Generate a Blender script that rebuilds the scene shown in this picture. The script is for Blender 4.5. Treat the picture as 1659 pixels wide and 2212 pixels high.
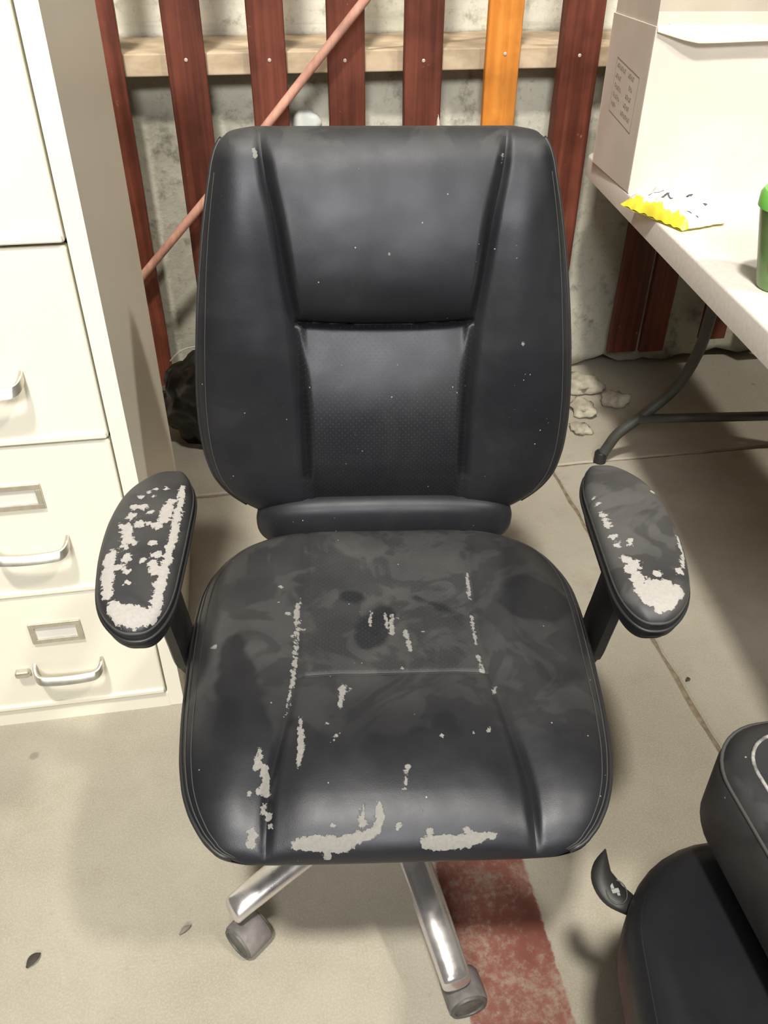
import bpy, bmesh, math, random
import numpy as np
from mathutils import Vector, Matrix, noise as mnoise
R = math.radians
rnd = random.Random(7)
for o in list(bpy.data.objects): bpy.data.objects.remove(o)
SC = bpy.context.scene
COL = SC.collection

# ------------------------------------------------------------------ camera
cam_d = bpy.data.cameras.new('camera'); cam = bpy.data.objects.new('camera', cam_d); COL.objects.link(cam)
SC.camera = cam
PITCH, YAW, ROLL, FPX = R(36.3), R(9.5), R(0.3), 1780.0
fwd = Vector((math.sin(YAW)*math.cos(PITCH), math.cos(YAW)*math.cos(PITCH), -math.sin(PITCH)))
rt = Vector((math.cos(YAW), -math.sin(YAW), 0)); up = rt.cross(fwd)
r2 = rt*math.cos(ROLL)+up*math.sin(ROLL); u2 = up*math.cos(ROLL)-rt*math.sin(ROLL)
M = Matrix((r2, u2, -fwd)).transposed().to_4x4(); M.translation = (0, 0, 1.29)
cam.matrix_world = M
cam_d.sensor_fit = 'VERTICAL'; cam_d.sensor_height = 24.0; cam_d.lens = 24.0*FPX/2212.0
cam_d.clip_start = 0.02

# ------------------------------------------------------------------ light
W = bpy.data.worlds.new('world'); SC.world = W; W.use_nodes = True
W.node_tree.nodes['Background'].inputs[0].default_value = (0.95, 0.97, 1.0, 1)
W.node_tree.nodes['Background'].inputs[1].default_value = 0.018
def area(name, loc, target, sx, sy, power, col):
    d = bpy.data.lights.new(name, 'AREA'); d.shape = 'RECTANGLE'; d.size = sx; d.size_y = sy; d.energy = power; d.color = col
    o = bpy.data.objects.new(name, d); COL.objects.link(o); o.location = loc
    o.rotation_euler = (Vector(target)-Vector(loc)).to_track_quat('-Z', 'Y').to_euler()
    return o
area('high_bay_lamp_right', (3.7, -2.2, 7.4), (0.4, 1.0, 0), 0.5, 0.5, 640, (1.0, 0.95, 0.84))
area('high_bay_lamp_left', (-0.85, -1.6, 7.4), (0.3, 1.0, 0), 0.5, 0.5, 1020, (1.0, 0.95, 0.84))
front_fill = area('front_fill_light', (-1.1, -4.6, 4.7), (0.1, 2.2, 1.0), 2.4, 1.4, 72, (1.0, 0.985, 0.95)); front_fill.data.spread = R(52)  # added unseen frontal fill, raised and narrowed so the near floor dims
SC.view_settings.view_transform = 'Standard'; SC.view_settings.look = 'None'
SC.view_settings.exposure = -0.78; SC.view_settings.gamma = 1.0
SC.view_settings.use_curve_mapping = False

# ------------------------------------------------------------------ object helpers
def tag(o, label=None, cat=None, group=None, kind=None):
    if label: o['label'] = label
    if cat: o['category'] = cat
    if group: o['group'] = group
    if kind: o['kind'] = kind
    return o
def empty(name, loc=(0, 0, 0), rz=0.0, parent=None):
    o = bpy.data.objects.new(name, None); COL.objects.link(o); o.location = loc; o.rotation_euler = (0, 0, rz)
    o.empty_display_size = 0.05
    if parent: o.parent = parent
    return o
def link(name, me, mat, parent=None, loc=None, rot=None, smooth=True):
    o = bpy.data.objects.new(name, me); COL.objects.link(o)
    if mat and not me.materials: me.materials.append(mat)
    if smooth: me.polygons.foreach_set('use_smooth', [True]*len(me.polygons))
    if parent: o.parent = parent
    if loc is not None: o.location = loc
    if rot is not None: o.rotation_euler = rot
    return o
def mesh(name, V, F):
    me = bpy.data.meshes.new(name); me.from_pydata([tuple(map(float, v)) for v in V], [], F); me.update(); return me
def bm_mesh(name, bm):
    bmesh.ops.recalc_face_normals(bm, faces=bm.faces)
    me = bpy.data.meshes.new(name); bm.to_mesh(me); bm.free(); return me
def sharp(o, deg=35):
    me = o.data; a = math.cos(R(deg))
    bm = bmesh.new(); bm.from_mesh(me)
    for e in bm.edges:
        if len(e.link_faces) == 2: e.smooth = e.link_faces[0].normal.dot(e.link_faces[1].normal) > a
    bm.to_mesh(me); bm.free(); return o
def add_box(bm, c, s, bev=0.0, rot=None, seg=2):
    r = bmesh.ops.create_cube(bm, size=1.0)
    vs = r['verts']
    for v in vs: v.co = Vector((v.co.x*s[0], v.co.y*s[1], v.co.z*s[2]))
    if bev > 0:
        es = list({e for v in vs for e in v.link_edges})
        rb = bmesh.ops.bevel(bm, geom=es, offset=bev, segments=seg, affect='EDGES', profile=0.5)
        vs = list({v for v in rb['verts']} | {v for v in vs if v.is_valid})
        fs = {f for v in vs for f in v.link_faces}; vs = list({v for f in fs for v in f.verts})
    m = rot.to_4x4() if rot is not None else Matrix.Identity(4)
    for v in vs: v.co = (m @ v.co) + Vector(c)
def box(name, c, s, bev, mat, parent=None, rot=None, seg=2):
    bm = bmesh.new(); add_box(bm, (0, 0, 0), s, bev, None, seg)
    o = link(name, bm_mesh(name, bm), mat, parent, c, rot, smooth=False)
    return o
def boxes(name, lst, mat, parent=None, bev=0.0):
    bm = bmesh.new()
    for c, s in lst: add_box(bm, c, s, bev)
    return link(name, bm_mesh(name, bm), mat, parent, smooth=False)
def tube_mesh(name, pts, rad, n=12, closed=False, flat=1.0, upv=(0, 0, 1)):
    pts = [Vector(p) for p in pts]; N = len(pts)
    rads = rad if hasattr(rad, '__len__') else [rad]*N
    V = []; F = []
    tprev = None; nrm = None
    for i, p in enumerate(pts):
        if closed: t = (pts[(i+1) % N]-pts[i-1]).normalized()
        else: t = (pts[min(i+1, N-1)]-pts[max(i-1, 0)]).normalized()
        if nrm is None:
            ref = Vector(upv)
            if abs(t.dot(ref)) > 0.95: ref = Vector((1, 0, 0))
            nrm = (ref-t*ref.dot(t)).normalized()
        else:
            nrm = (nrm-t*nrm.dot(t)).normalized()
        b = t.cross(nrm)
        for k in range(n):
            a = 2*math.pi*k/n
            V.append(p+nrm*(math.cos(a)*rads[i]*flat)+b*(math.sin(a)*rads[i]))
    rows = N if closed else N-1
    for i in range(rows):
        j = (i+1) % N
        for k in range(n):
            F.append((i*n+k, i*n+(k+1) % n, j*n+(k+1) % n, j*n+k))
    if not closed:
        F.append(tuple(reversed(range(n)))); F.append(tuple((N-1)*n+k for k in range(n)))
    return mesh(name, V, F)
def tube(name, pts, rad, mat, parent=None, n=12, closed=False, flat=1.0):
    return link(name, tube_mesh(name, pts, rad, n, closed, flat), mat, parent)
def lathe(name, prof, mat, parent=None, n=32, loc=(0, 0, 0), rot=None):
    V = []; F = []
    for r, z in prof:
        for k in range(n):
            a = 2*math.pi*k/n; V.append((r*math.cos(a), r*math.sin(a), z))
    for i in range(len(prof)-1):
        for k in range(n): F.append((i*n+k, i*n+(k+1) % n, (i+1)*n+(k+1) % n, (i+1)*n+k))
    F.append(tuple(reversed(range(n)))); F.append(tuple((len(prof)-1)*n+k for k in range(n)))
    o = link(name, mesh(name, V, F), mat, parent, loc, rot)
    return sharp(o, 40)
def smooth_path(pts, k=8, closed=False):
    P = [np.array(p, float) for p in pts]; n = len(P); out = []
    rng = range(n) if closed else range(n-1)
    for i in rng:
        if closed: p0, p1, p2, p3 = P[i-1], P[i], P[(i+1) % n], P[(i+2) % n]
        else: p0, p1, p2, p3 = P[max(i-1, 0)], P[i], P[i+1], P[min(i+2, n-1)]
        for j in range(k):
            t = j/k
            out.append(0.5*((2*p1)+(-p0+p2)*t+(2*p0-5*p1+4*p2-p3)*t*t+(-p0+3*p1-3*p2+p3)*t**3))
    if not closed: out.append(P[-1])
    return out
def curve1(xs, ys):
    """smooth 1-D interpolation through control points"""
    xs = np.array(xs, float); ys = np.array(ys, float)
    d = np.gradient(ys, xs)
    def f(x):
        x = np.clip(np.asarray(x, float), xs[0], xs[-1])
        i = np.clip(np.searchsorted(xs, x)-1, 0, len(xs)-2)
        h = xs[i+1]-xs[i]; t = (x-xs[i])/h
        return ((2*t**3-3*t**2+1)*ys[i]+(t**3-2*t**2+t)*h*d[i]+(-2*t**3+3*t**2)*ys[i+1]+(t**3-t**2)*h*d[i+1])
    return f
def noise3(P, scale, seed=0.0, oct=3):
    out = np.empty(len(P))
    for i, p in enumerate(P):
        out[i] = mnoise.fractal(Vector((p[0]*scale+seed, p[1]*scale-seed, p[2]*scale+2*seed)), 1.0, 2.0, oct)
    return out
def grid_mesh(name, P, flip=False, attrs=None):
    n, m = P.shape[:2]
    V = P.reshape(-1, 3)
    idx = np.arange(n*m).reshape(n, m)
    q = np.stack([idx[:-1, :-1], idx[1:, :-1], idx[1:, 1:], idx[:-1, 1:]], -1).reshape(-1, 4)
    if flip: q = q[:, ::-1]
    me = mesh(name, V, q.tolist())
    if attrs:
        for k, a in attrs.items():
            at = me.attributes.new(k, 'FLOAT', 'POINT'); at.data.foreach_set('value', np.asarray(a, np.float32).reshape(-1))
    return me
def seg_dist(P, a, b, ra, rb):
    a = np.array(a); b = np.array(b); ab = b-a; L = max(ab@ab, 1e-12)
    t = np.clip(((P-a)@ab)/L, 0, 1)
    return np.linalg.norm(P-(a+t[:, None]*ab), axis=1)-(ra+(rb-ra)*t)
def sdf(P, shapes, default=0.03):
    """shapes: list of polylines [(x,y,z,r),...]; metres, negative inside"""
    d = np.full(len(P), default)
    for s in shapes:
        if len(s) == 1: s = [s[0], s[0]]
        for a, b in zip(s[:-1], s[1:]):
            d = np.minimum(d, seg_dist(P, a[:3], b[:3], a[3], b[3]))
    return d

# ------------------------------------------------------------------ materials
class NT:
    def __init__(self, name):
        self.m = bpy.data.materials.new(name); self.m.use_nodes = True
        self.t = self.m.node_tree; self.b = self.t.nodes['Principled BSDF']
        self.tc = self.t.nodes.new('ShaderNodeTexCoord')
    def n(self, typ, **kw):
        nd = self.t.nodes.new(typ)
        for k, v in kw.items():
            if k.startswith('i_'):
                key = k[2:]
                key = int(key) if key.isdigit() else key.replace('_', ' ')
                nd.inputs[key].default_value = v
            else: setattr(nd, k, v)
        return nd
    def l(self, a, b): self.t.links.new(a, b)
    def vec(self, sc=(1, 1, 1), loc=(0, 0, 0), src='Object'):
        mp = self.n('ShaderNodeMapping'); mp.inputs['Scale'].default_value = sc; mp.inputs['Location'].default_value = loc
        self.l(self.tc.outputs[src], mp.inputs['Vector']); return mp.outputs[0]
    def noise(self, scale, detail=4, rough=0.55, vec=None, dist=0.0):
        nd = self.n('ShaderNodeTexNoise'); nd.inputs['Scale'].default_value = scale; nd.inputs['Detail'].default_value = detail
        nd.inputs['Roughness'].default_value = rough; nd.inputs['Distortion'].default_value = dist
        self.l(vec if vec is not None else self.tc.outputs['Object'], nd.inputs['Vector']); return nd.outputs['Fac']
    def ramp(self, x, a, b, va=0.0, vb=1.0, smooth=True):
        nd = self.n('ShaderNodeMapRange'); nd.interpolation_type = 'SMOOTHSTEP' if smooth else 'LINEAR'
        for k, v in zip((1, 2, 3, 4), (a, b, va, vb)):
            nd.inputs[k].default_value = v
        self.l(x, nd.inputs[0]); return nd.outputs[0]
    def math(self, op, a, b=None, clamp=False):
        nd = self.n('ShaderNodeMath'); nd.operation = op; nd.use_clamp = clamp
        for i, v in enumerate((a, b)):
            if v is None: continue
            if isinstance(v, (int, float)): nd.inputs[i].default_value = v
            else: self.l(v, nd.inputs[i])
        return nd.outputs[0]
    def mix(self, f, a, b):
        nd = self.n('ShaderNodeMix'); nd.data_type = 'RGBA'
        for k, v in ((0, f), (6, a), (7, b)):
            if isinstance(v, tuple): nd.inputs[k].default_value = (*v, 1) if len(v) == 3 else v
            elif isinstance(v, (int, float)): nd.inputs[k].default_value = v
            else: self.l(v, nd.inputs[k])
        return nd.outputs[2]
    def fmix(self, f, a, b):
        nd = self.n('ShaderNodeMix'); nd.data_type = 'FLOAT'
        for k, v in ((0, f), (2, a), (3, b)):
            if isinstance(v, (int, float)): nd.inputs[k].default_value = v
            else: self.l(v, nd.inputs[k])
        return nd.outputs[0]
    def attr(self, name):
        nd = self.n('ShaderNodeAttribute'); nd.attribute_name = name; return nd.outputs['Fac']
    def rand(self):
        return self.n('ShaderNodeObjectInfo').outputs['Random']
    def xyz(self, src='Object'):
        nd = self.n('ShaderNodeSeparateXYZ'); self.l(self.tc.outputs[src], nd.inputs[0]); return nd.outputs
    def bump(self, h, strength=0.3, dist=0.002, normal=None):
        nd = self.n('ShaderNodeBump'); nd.inputs['Strength'].default_value = strength; nd.inputs['Distance'].default_value = dist
        self.l(h, nd.inputs['Height'])
        if normal is not None: self.l(normal, nd.inputs['Normal'])
        return nd.outputs[0]
    def out(self, col=None, rough=None, metal=None, normal=None, spec=None):
        for k, v in (('Base Color', col), ('Roughness', rough), ('Metallic', metal), ('Normal', normal), ('Specular IOR Level', spec)):
            if v is None: continue
            if isinstance(v, tuple): self.b.inputs[k].default_value = (*v, 1)
            elif isinstance(v, (int, float)): self.b.inputs[k].default_value = v
            else: self.l(v, self.b.inputs[k])
        return self.m
def plain(name, col, rough=0.5, metal=0.0, nscale=0, namp=0.15, spec=0.5):
    t = NT(name); c = col
    if nscale:
        f = t.ramp(t.noise(nscale, 5), 0.3, 0.7)
        c = t.mix(f, tuple(x*(1-namp) for x in col), tuple(min(1, x*(1+namp)) for x in col))
    return t.out(c, rough, metal, None, spec)

def mat_leather(name, perf=None, rough=0.40, spec=0.55, rag=0.014, cl=(0.17, 0.165, 0.155), ch=(0.27, 0.26, 0.245)):
    t = NT(name)
    fine = t.noise(900, 3, 0.6); mid = t.noise(14, 5, 0.6); big = t.noise(5, 4, 0.6)
    dust = t.attr('dust'); peel = t.attr('peel')
    swirl = t.ramp(t.noise(7.5, 4, 0.5, None, 2.2), 0.47, 0.55, 0.62, 1.08)
    dn = t.math('MULTIPLY', t.ramp(mid, 0.3, 0.75, 0.8, 1.15), swirl)
    dustf = t.math('MULTIPLY', dust, dn, True)
    leath = t.mix(t.ramp(big, 0.3, 0.7), (0.0092, 0.0094, 0.0118), (0.013, 0.0132, 0.016))
    leath = t.mix(dustf, leath, (0.092, 0.090, 0.086))
    # bits of lint
    vo = t.n('ShaderNodeTexVoronoi'); vo.inputs['Scale'].default_value = 75; vo.inputs['Randomness'].default_value = 1.0
    t.l(t.tc.outputs['Object'], vo.inputs['Vector'])
    sp = t.math('MULTIPLY', t.ramp(vo.outputs['Distance'], 0.05, 0.09, 1.0, 0.0), t.ramp(t.noise(19, 2), 0.60, 0.64))
    leath = t.mix(sp, leath, (0.32, 0.31, 0.29))
    # peeled vinyl: signed distance attribute with a ragged edge
    rag = t.math('MULTIPLY', t.math('SUBTRACT', t.noise(150, 4, 0.65), 0.5), rag)
    pv = t.math('ADD', peel, rag)
    pm = t.ramp(pv, -0.0004, 0.0004, 1.0, 0.0)
    cloth = t.mix(t.noise(260, 3), cl, ch)
    col = t.mix(pm, leath, cloth)
    r0 = t.fmix(dustf, rough, 0.66)
    rr = t.fmix(t.ramp(mid, 0.35, 0.7), r0, t.math('ADD', r0, 0.07))
    rr = t.fmix(pm, rr, 0.95)
    edge = t.ramp(pv, -0.0012, 0.0006, 0.0, 1.0)
    h = t.math('ADD', t.math('MULTIPLY', fine, 0.25), t.math('MULTIPLY', edge, 1.4))
    h = t.math('ADD', h, t.math('MULTIPLY', t.noise(40, 4, 0.6), 0.5))
    if perf:   # fine perforation dots
        ax = t.xyz(); u, v = ax[perf[0]], ax[perf[1]]
        k = 1/0.0062
        fu = t.math('SUBTRACT', t.math('FRACT', t.math('MULTIPLY', t.math('ADD', u, v), k*0.7071)), 0.5)
        fv = t.math('SUBTRACT', t.math('FRACT', t.math('MULTIPLY', t.math('SUBTRACT', u, v), k*0.7071)), 0.5)
        dd = t.math('SQRT', t.math('ADD', t.math('MULTIPLY', fu, fu), t.math('MULTIPLY', fv, fv)))
        dot = t.ramp(dd, 0.09, 0.15, 1.0, 0.0)
        col = t.mix(t.math('MULTIPLY', dot, 0.18), col, (0.13, 0.13, 0.125))
        h = t.math('SUBTRACT', h, t.math('MULTIPLY', dot, 0.3))
    t.b.inputs['Specular IOR Level'].default_value = spec
    t.b.inputs['Specular Tint'].default_value = (0.90, 0.92, 1.0, 1)
    nrm = t.bump(h, 0.35, 0.0012)
    return t.out(col, rr, 0.0, nrm)
def mat_wood(name, c1, c2, scuff, rough=0.6, zs=1.2, gr=40):
    t = NT(name)
    oi = t.rand()
    mp = t.n('ShaderNodeMapping'); mp.inputs['Scale'].default_value = (gr, gr, zs)
    cmb = t.n('ShaderNodeCombineXYZ'); t.l(t.math('MULTIPLY', oi, 37.0), cmb.inputs[0]); t.l(t.math('MULTIPLY', oi, 11.0), cmb.inputs[2])
    t.l(cmb.outputs[0], mp.inputs['Location']); t.l(t.tc.outputs['Object'], mp.inputs['Vector'])
    g = t.noise(1.0, 5, 0.6, mp.outputs[0], 0.4)
    mp2 = t.n('ShaderNodeMapping'); t.l(cmb.outputs[0], mp2.inputs['Location']); t.l(t.tc.outputs['Object'], mp2.inputs['Vector'])
    bl = t.noise(6, 5, 0.6, mp2.outputs[0])
    col = t.mix(t.ramp(g, 0.3, 0.72), c1, c2)
    dk = t.ramp(bl, 0.35, 0.65, 0.72, 1.12)
    hs = t.n('ShaderNodeHueSaturation'); t.l(col, hs.inputs['Color'])
    t.l(t.math('MULTIPLY', dk, t.math('ADD', t.math('MULTIPLY', oi, 0.3), 0.85)), hs.inputs['Value'])
    sc = t.math('MULTIPLY', t.ramp(t.noise(23, 6, 0.7, mp2.outputs[0]), 0.66, 0.72), 0.6)
    col = t.mix(sc, hs.outputs[0], scuff)
    return t.out(col, t.ramp(bl, 0.3, 0.7, rough-0.08, rough+0.12), 0.0, t.bump(t.math('ADD', g, bl), 0.35, 0.002), 0.3)

def mat_floor():
    t = NT('floor_concrete'); x, y, z = t.xyz()
    n1 = t.noise(1.7, 6, 0.6); n2 = t.noise(9, 6, 0.65); n3 = t.noise(70, 4, 0.7); n4 = t.noise(320, 2, 0.6)
    col = t.mix(t.ramp(n1, 0.32, 0.68), (0.298, 0.270, 0.216), (0.395, 0.364, 0.302))
    col = t.mix(t.ramp(n2, 0.52, 0.78, 0, 0.6), col, (0.27, 0.235, 0.175))
    col = t.mix(t.ramp(n3, 0.56, 0.75, 0, 0.35), col, (0.24, 0.21, 0.165))
    col = t.mix(t.ramp(n4, 0.4, 0.7, 0, 0.25), col, (0.55, 0.52, 0.45))
    # dark drips and specks
    vo = t.n('ShaderNodeTexVoronoi'); vo.inputs['Scale'].default_value = 7.0
    t.l(t.tc.outputs['Object'], vo.inputs['Vector'])
    dist = t.math('ADD', vo.outputs['Distance'], t.math('MULTIPLY', t.math('SUBTRACT', n3, 0.5), 0.09))
    spot = t.math('MULTIPLY', t.ramp(dist, 0.035, 0.075, 1, 0), t.ramp(t.noise(2.3, 2), 0.45, 0.55))
    col = t.mix(t.math('MULTIPLY', spot, 0.5), col, (0.15, 0.125, 0.10))
    # worn red painted line running square to the wall
    wob = t.math('MULTIPLY', t.math('SUBTRACT', n3, 0.5), 0.012)
    xx = t.math('ADD', x, wob)
    band = t.math('MULTIPLY', t.ramp(xx, 0.211, 0.215), t.ramp(xx, 0.358, 0.363, 1, 0))
    wear = t.ramp(t.math('ADD', t.math('MULTIPLY', n2, 0.55), t.math('MULTIPLY', t.noise(75, 6, 0.75), 0.6)), 0.54, 0.76, 1.0, 0.35)
    red = t.mix(t.ramp(n2, 0.3, 0.7), (0.165, 0.055, 0.040), (0.235, 0.092, 0.067))
    col = t.mix(t.math('MULTIPLY', band, wear), col, red)
    h = t.math('ADD', t.math('MULTIPLY', n3, 0.6), t.math('MULTIPLY', n2, 0.8))
    return t.out(col, t.ramp(n2, 0.3, 0.7, 0.42, 0.66), 0.0, t.bump(h, 0.25, 0.003), 0.4)
def mat_wall(name, ca, cb, cm, horiz=False):
    t = NT(name)
    n1 = t.noise(3.2, 7, 0.65); n2 = t.noise(13, 7, 0.7); n3 = t.noise(60, 5, 0.7)
    v = t.vec((2.0, 1, 26)); st = t.noise(1.0, 5, 0.6, v)
    col = t.mix(t.ramp(n1, 0.35, 0.65), ca, cb)
    col = t.mix(t.ramp(n2, 0.50, 0.72, 0, 0.85), col, cm)
    col = t.mix(t.ramp(n3, 0.55, 0.75, 0, 0.5), col, cm)
    if horiz: col = t.mix(t.ramp(st, 0.5, 0.7, 0, 0.45), col, tuple(c*0.55 for c in ca))
    h = t.math('ADD', t.math('MULTIPLY', n3, 0.5), n2)
    return t.out(col, 0.9, 0.0, t.bump(h, 0.6, 0.006))
def mat_cardboard():
    t = NT('white_carton'); n = t.noise(6, 4); f = t.noise(200, 3)
    x, y, z = t.xyz()
    col = t.mix(t.ramp(n, 0.35, 0.7), (0.66, 0.60, 0.53), (0.72, 0.665, 0.60))
    col = t.mix(t.ramp(f, 0.5, 0.8, 0, 0.2), col, (0.55, 0.49, 0.42))
    return t.out(col, 0.85, 0, None, 0.2)

M_leath = mat_leather('black_vinyl_leather')
M_leath_s = mat_leather('black_vinyl_leather_smooth', rough=0.38, spec=0.36)
M_leath_arm = mat_leather('black_vinyl_leather_armrest', rag=0.020, cl=(0.30, 0.285, 0.27), ch=(0.42, 0.40, 0.38))
M_perf_seat = mat_leather('perforated_vinyl_seat', perf=(0, 1))
M_perf_back = mat_leather('perforated_vinyl_back', perf=(0, 2), rough=0.38, spec=0.36)
M_thread = plain('seam_thread', (0.05, 0.05, 0.049), 0.7)
M_piping = plain('piping_vinyl', (0.02, 0.02, 0.021), 0.45)
M_plastic = plain('black_plastic', (0.018, 0.018, 0.018), 0.5, 0, 30, 0.2)
M_dustplastic = plain('dusty_caster_plastic', (0.17, 0.155, 0.15), 0.6, 0, 40, 0.25)
M_hubface = plain('dusty_wheel_face', (0.10, 0.10, 0.09), 0.5, 0, 60, 0.3)
tc_ = NT('dusty_chrome'); _n = tc_.noise(18, 5)
M_chrome = tc_.out((0.74, 0.71, 0.71), tc_.ramp(_n, 0.35, 0.7, 0.20, 0.40), 0.82)
M_steel = plain('brushed_pull_metal', (0.66, 0.63, 0.55), 0.34, 0.9, 60, 0.1)
tcab = NT('cream_enamel'); _n = tcab.noise(2.5, 4)
M_cab = tcab.out(tcab.mix(tcab.ramp(_n, 0.3, 0.7), (0.82, 0.785, 0.665), (0.85, 0.82, 0.71)), 0.36, 0.0, tcab.bump(tcab.noise(500, 2), 0.06, 0.001))
M_dark = plain('dark_recess', (0.02, 0.018, 0.014), 0.9)
M_card = plain('label_card', (0.72, 0.70, 0.66), 0.8)
M_table = plain('table_plastic', (0.74, 0.70, 0.65), 0.5, 0, 90, 0.05)
M_leg = plain('table_leg_steel', (0.07, 0.072, 0.066), 0.5, 0.3, 20, 0.2)
M_slat = mat_wood('red_brown_painted_slat', (0.075, 0.018, 0.0095), (0.155, 0.041, 0.023), (0.33, 0.20, 0.15), 0.55)
M_orange = mat_wood('orange_varnished_slat', (0.50, 0.165, 0.022), (0.66, 0.255, 0.045), (0.45, 0.18, 0.06), 0.5)
M_rail = mat_wood('bare_pine_rail', (0.40, 0.30, 0.20), (0.56, 0.45, 0.32), (0.33, 0.24, 0.15), 0.75, 14, 6)
M_pole = mat_wood('pinkish_wood_pole', (0.40, 0.20, 0.15), (0.52, 0.28, 0.21), (0.55, 0.36, 0.28), 0.6, 1.5, 60)
M_floor = mat_floor()
M_lower = mat_wall('stained_concrete_wall', (0.42, 0.41, 0.34), (0.58, 0.56, 0.475), (0.16, 0.155, 0.12))
M_upper = mat_wall('limewashed_wall', (0.66, 0.645, 0.53), (0.82, 0.81, 0.72), (0.34, 0.32, 0.23), True)
M_carton = mat_cardboard()
M_kraft = plain('carton_inside', (0.70, 0.60, 0.42), 0.9, 0, 20, 0.08)
M_ink = plain('faded_print', (0.30, 0.265, 0.225), 0.9)

# ================================================================== the setting
floor = box('floor', (1.0, 0.9, -0.036), (7.0, 5.0, 0.06), 0, plain('joint_dirt', (0.19, 0.15, 0.105), 0.95, 0, 60, 0.3)); tag(floor, kind='structure')
def slab(x0, x1, y0, y1, top):
    nx = max(2, int((x1-x0)/0.035)); ny = max(2, int((y1-y0)/0.035))
    bm = bmesh.new()
    # top sheet with ragged edges, skirt below
    def jag(a, b, s): return 0.005*mnoise.noise(Vector((a*22, b*22, s)))+0.003*mnoise.noise(Vector((a*90, b*90, s)))
    ring = []
    for i in range(nx): x = x0+(x1-x0)*i/nx; ring.append((x, y0+jag(x, y0, 1)))
    for i in range(ny): y = y0+(y1-y0)*i/ny; ring.append((x1+jag(x1, y, 2), y))
    for i in range(nx): x = x1-(x1-x0)*i/nx; ring.append((x, y1+jag(x, y1, 3)))
    for i in range(ny): y = y1-(y1-y0)*i/ny; ring.append((x0+jag(x0, y, 4), y))
    cx, cy = (x0+x1)/2, (y0+y1)/2
    def ins(p, d):
        v = Vector((p[0]-cx, p[1]-cy)); return (p[0]-math.copysign(min(d, abs(v.x)), v.x)*(abs(p[0]-cx) > (x1-x0)/2-0.01), p[1]-math.copysign(min(d, abs(v.y)), v.y)*(abs(p[1]-cy) > (y1-y0)/2-0.01))
    a = [bm.verts.new((*ins(p, 0.004), top)) for p in ring]
    b = [bm.verts.new((*p, top-0.004)) for p in ring]
    c = [bm.verts.new((*p, -0.012)) for p in ring]
    bm.faces.new(a); n = len(ring)
    for r0, r1 in ((a, b), (b, c)):
        for i in range(n): bm.faces.new((r0[i], r1[i], r1[(i+1) % n], r0[(i+1) % n]))
    o = link('slab', bm_mesh('slab', bm), M_floor, floor, smooth=False)
    o.matrix_parent_inverse = floor.matrix_world.inverted() if False else Matrix.Translation((-1.0, -0.9, 0.036))
    return o
JX, JY, G = 0.797, 1.880, 0.0045
slab(-2.4, JX-G, -1.5, JY-G, 0.0); slab(JX+G, 4.4, -1.5, JY-G, 0.0)
slab(-2.4, JX-0.11-G, JY+G, 2.62, 0.002); slab(JX-0.11+G, 4.4, JY+G, 2.62, -0.001)

wall = empty('wall_back', (0, 2.46, 0)); tag(wall, kind='structure')
def rough_panel(name, x0, x1, z0, z1, y, amp, mat, rag_bottom=0.0, dep=0.05):
    nx, nz = int((x1-x0)/0.03), int((z1-z0)/0.03)
    P = np.zeros((nz+1, nx+1, 3))
    for j in range(nz+1):
        for i in range(nx+1):
            x = x0+(x1-x0)*i/nx; z = z0+(z1-z0)*j/nz
            if j == 0 and rag_bottom: z += rag_bottom*mnoise.fractal(Vector((x*9, 3, 1)), 1, 2, 3)
            P[j, i] = (x, y-2.46+amp*mnoise.fractal(Vector((x*5, z*5, y)), 1.0, 2.0, 4), z)
    B = P.copy(); B[:, :, 1] = y-2.46+dep
    full = np.concatenate([B[:1], P, B[-1:]], 0)
    return link(name, grid_mesh(name, full), mat, wall)
rough_panel('foundation_face', -2.3, 4.3, 0.02, 0.962, 2.47, 0.006, M_lower, 0.03, 0.12)
rough_panel('upper_wall_face', -2.3, 4.3, 0.97, 2.6, 2.765, 0.008, M_upper)
# ledge planks on top of the foundation wall
for k, (xa, xb) in enumerate(((-2.3, -0.62), (-0.615, 0.98), (0.985, 4.3))):
    box('ledge_plank', ((xa+xb)/2, 0.135, 0.976), (xb-xa, 0.33, 0.028), 0.003, M_rail, wall)
# plaster patch on the foundation face
def patch(name, c, rx, rz, y, mat):
    V = [(c[0], y-0.007, c[1])]; F = []; n = 40
    for ring, s in ((1, 0.55), (2, 0.9), (3, 1.0)):
        for k in range(n):
            a = 2*math.pi*k/n; q = 1+0.28*mnoise.noise(Vector((math.cos(a)*1.7, math.sin(a)*1.7, 5.3)))
            V.append((c[0]+rx*q*s*math.cos(a), y+(-0.007, -0.005, 0.004)[ring-1], c[1]+rz*q*s*math.sin(a)))
    for k in range(n):
        F.append((0, 1+k, 1+(k+1) % n))
        for r in (0, 1): F.append((1+r*n+k, 1+(r+1)*n+k, 1+(r+1)*n+(k+1) % n, 1+r*n+(k+1) % n))
    return link(name, mesh(name, V, F), mat, wall)
M_plaster = plain('white_filler', (0.66, 0.68, 0.66), 0.8, 0, 18, 0.12)
patch('plaster_patch', (0.19, 0.806), 0.042, 0.036, 0.006, M_plaster)

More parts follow.
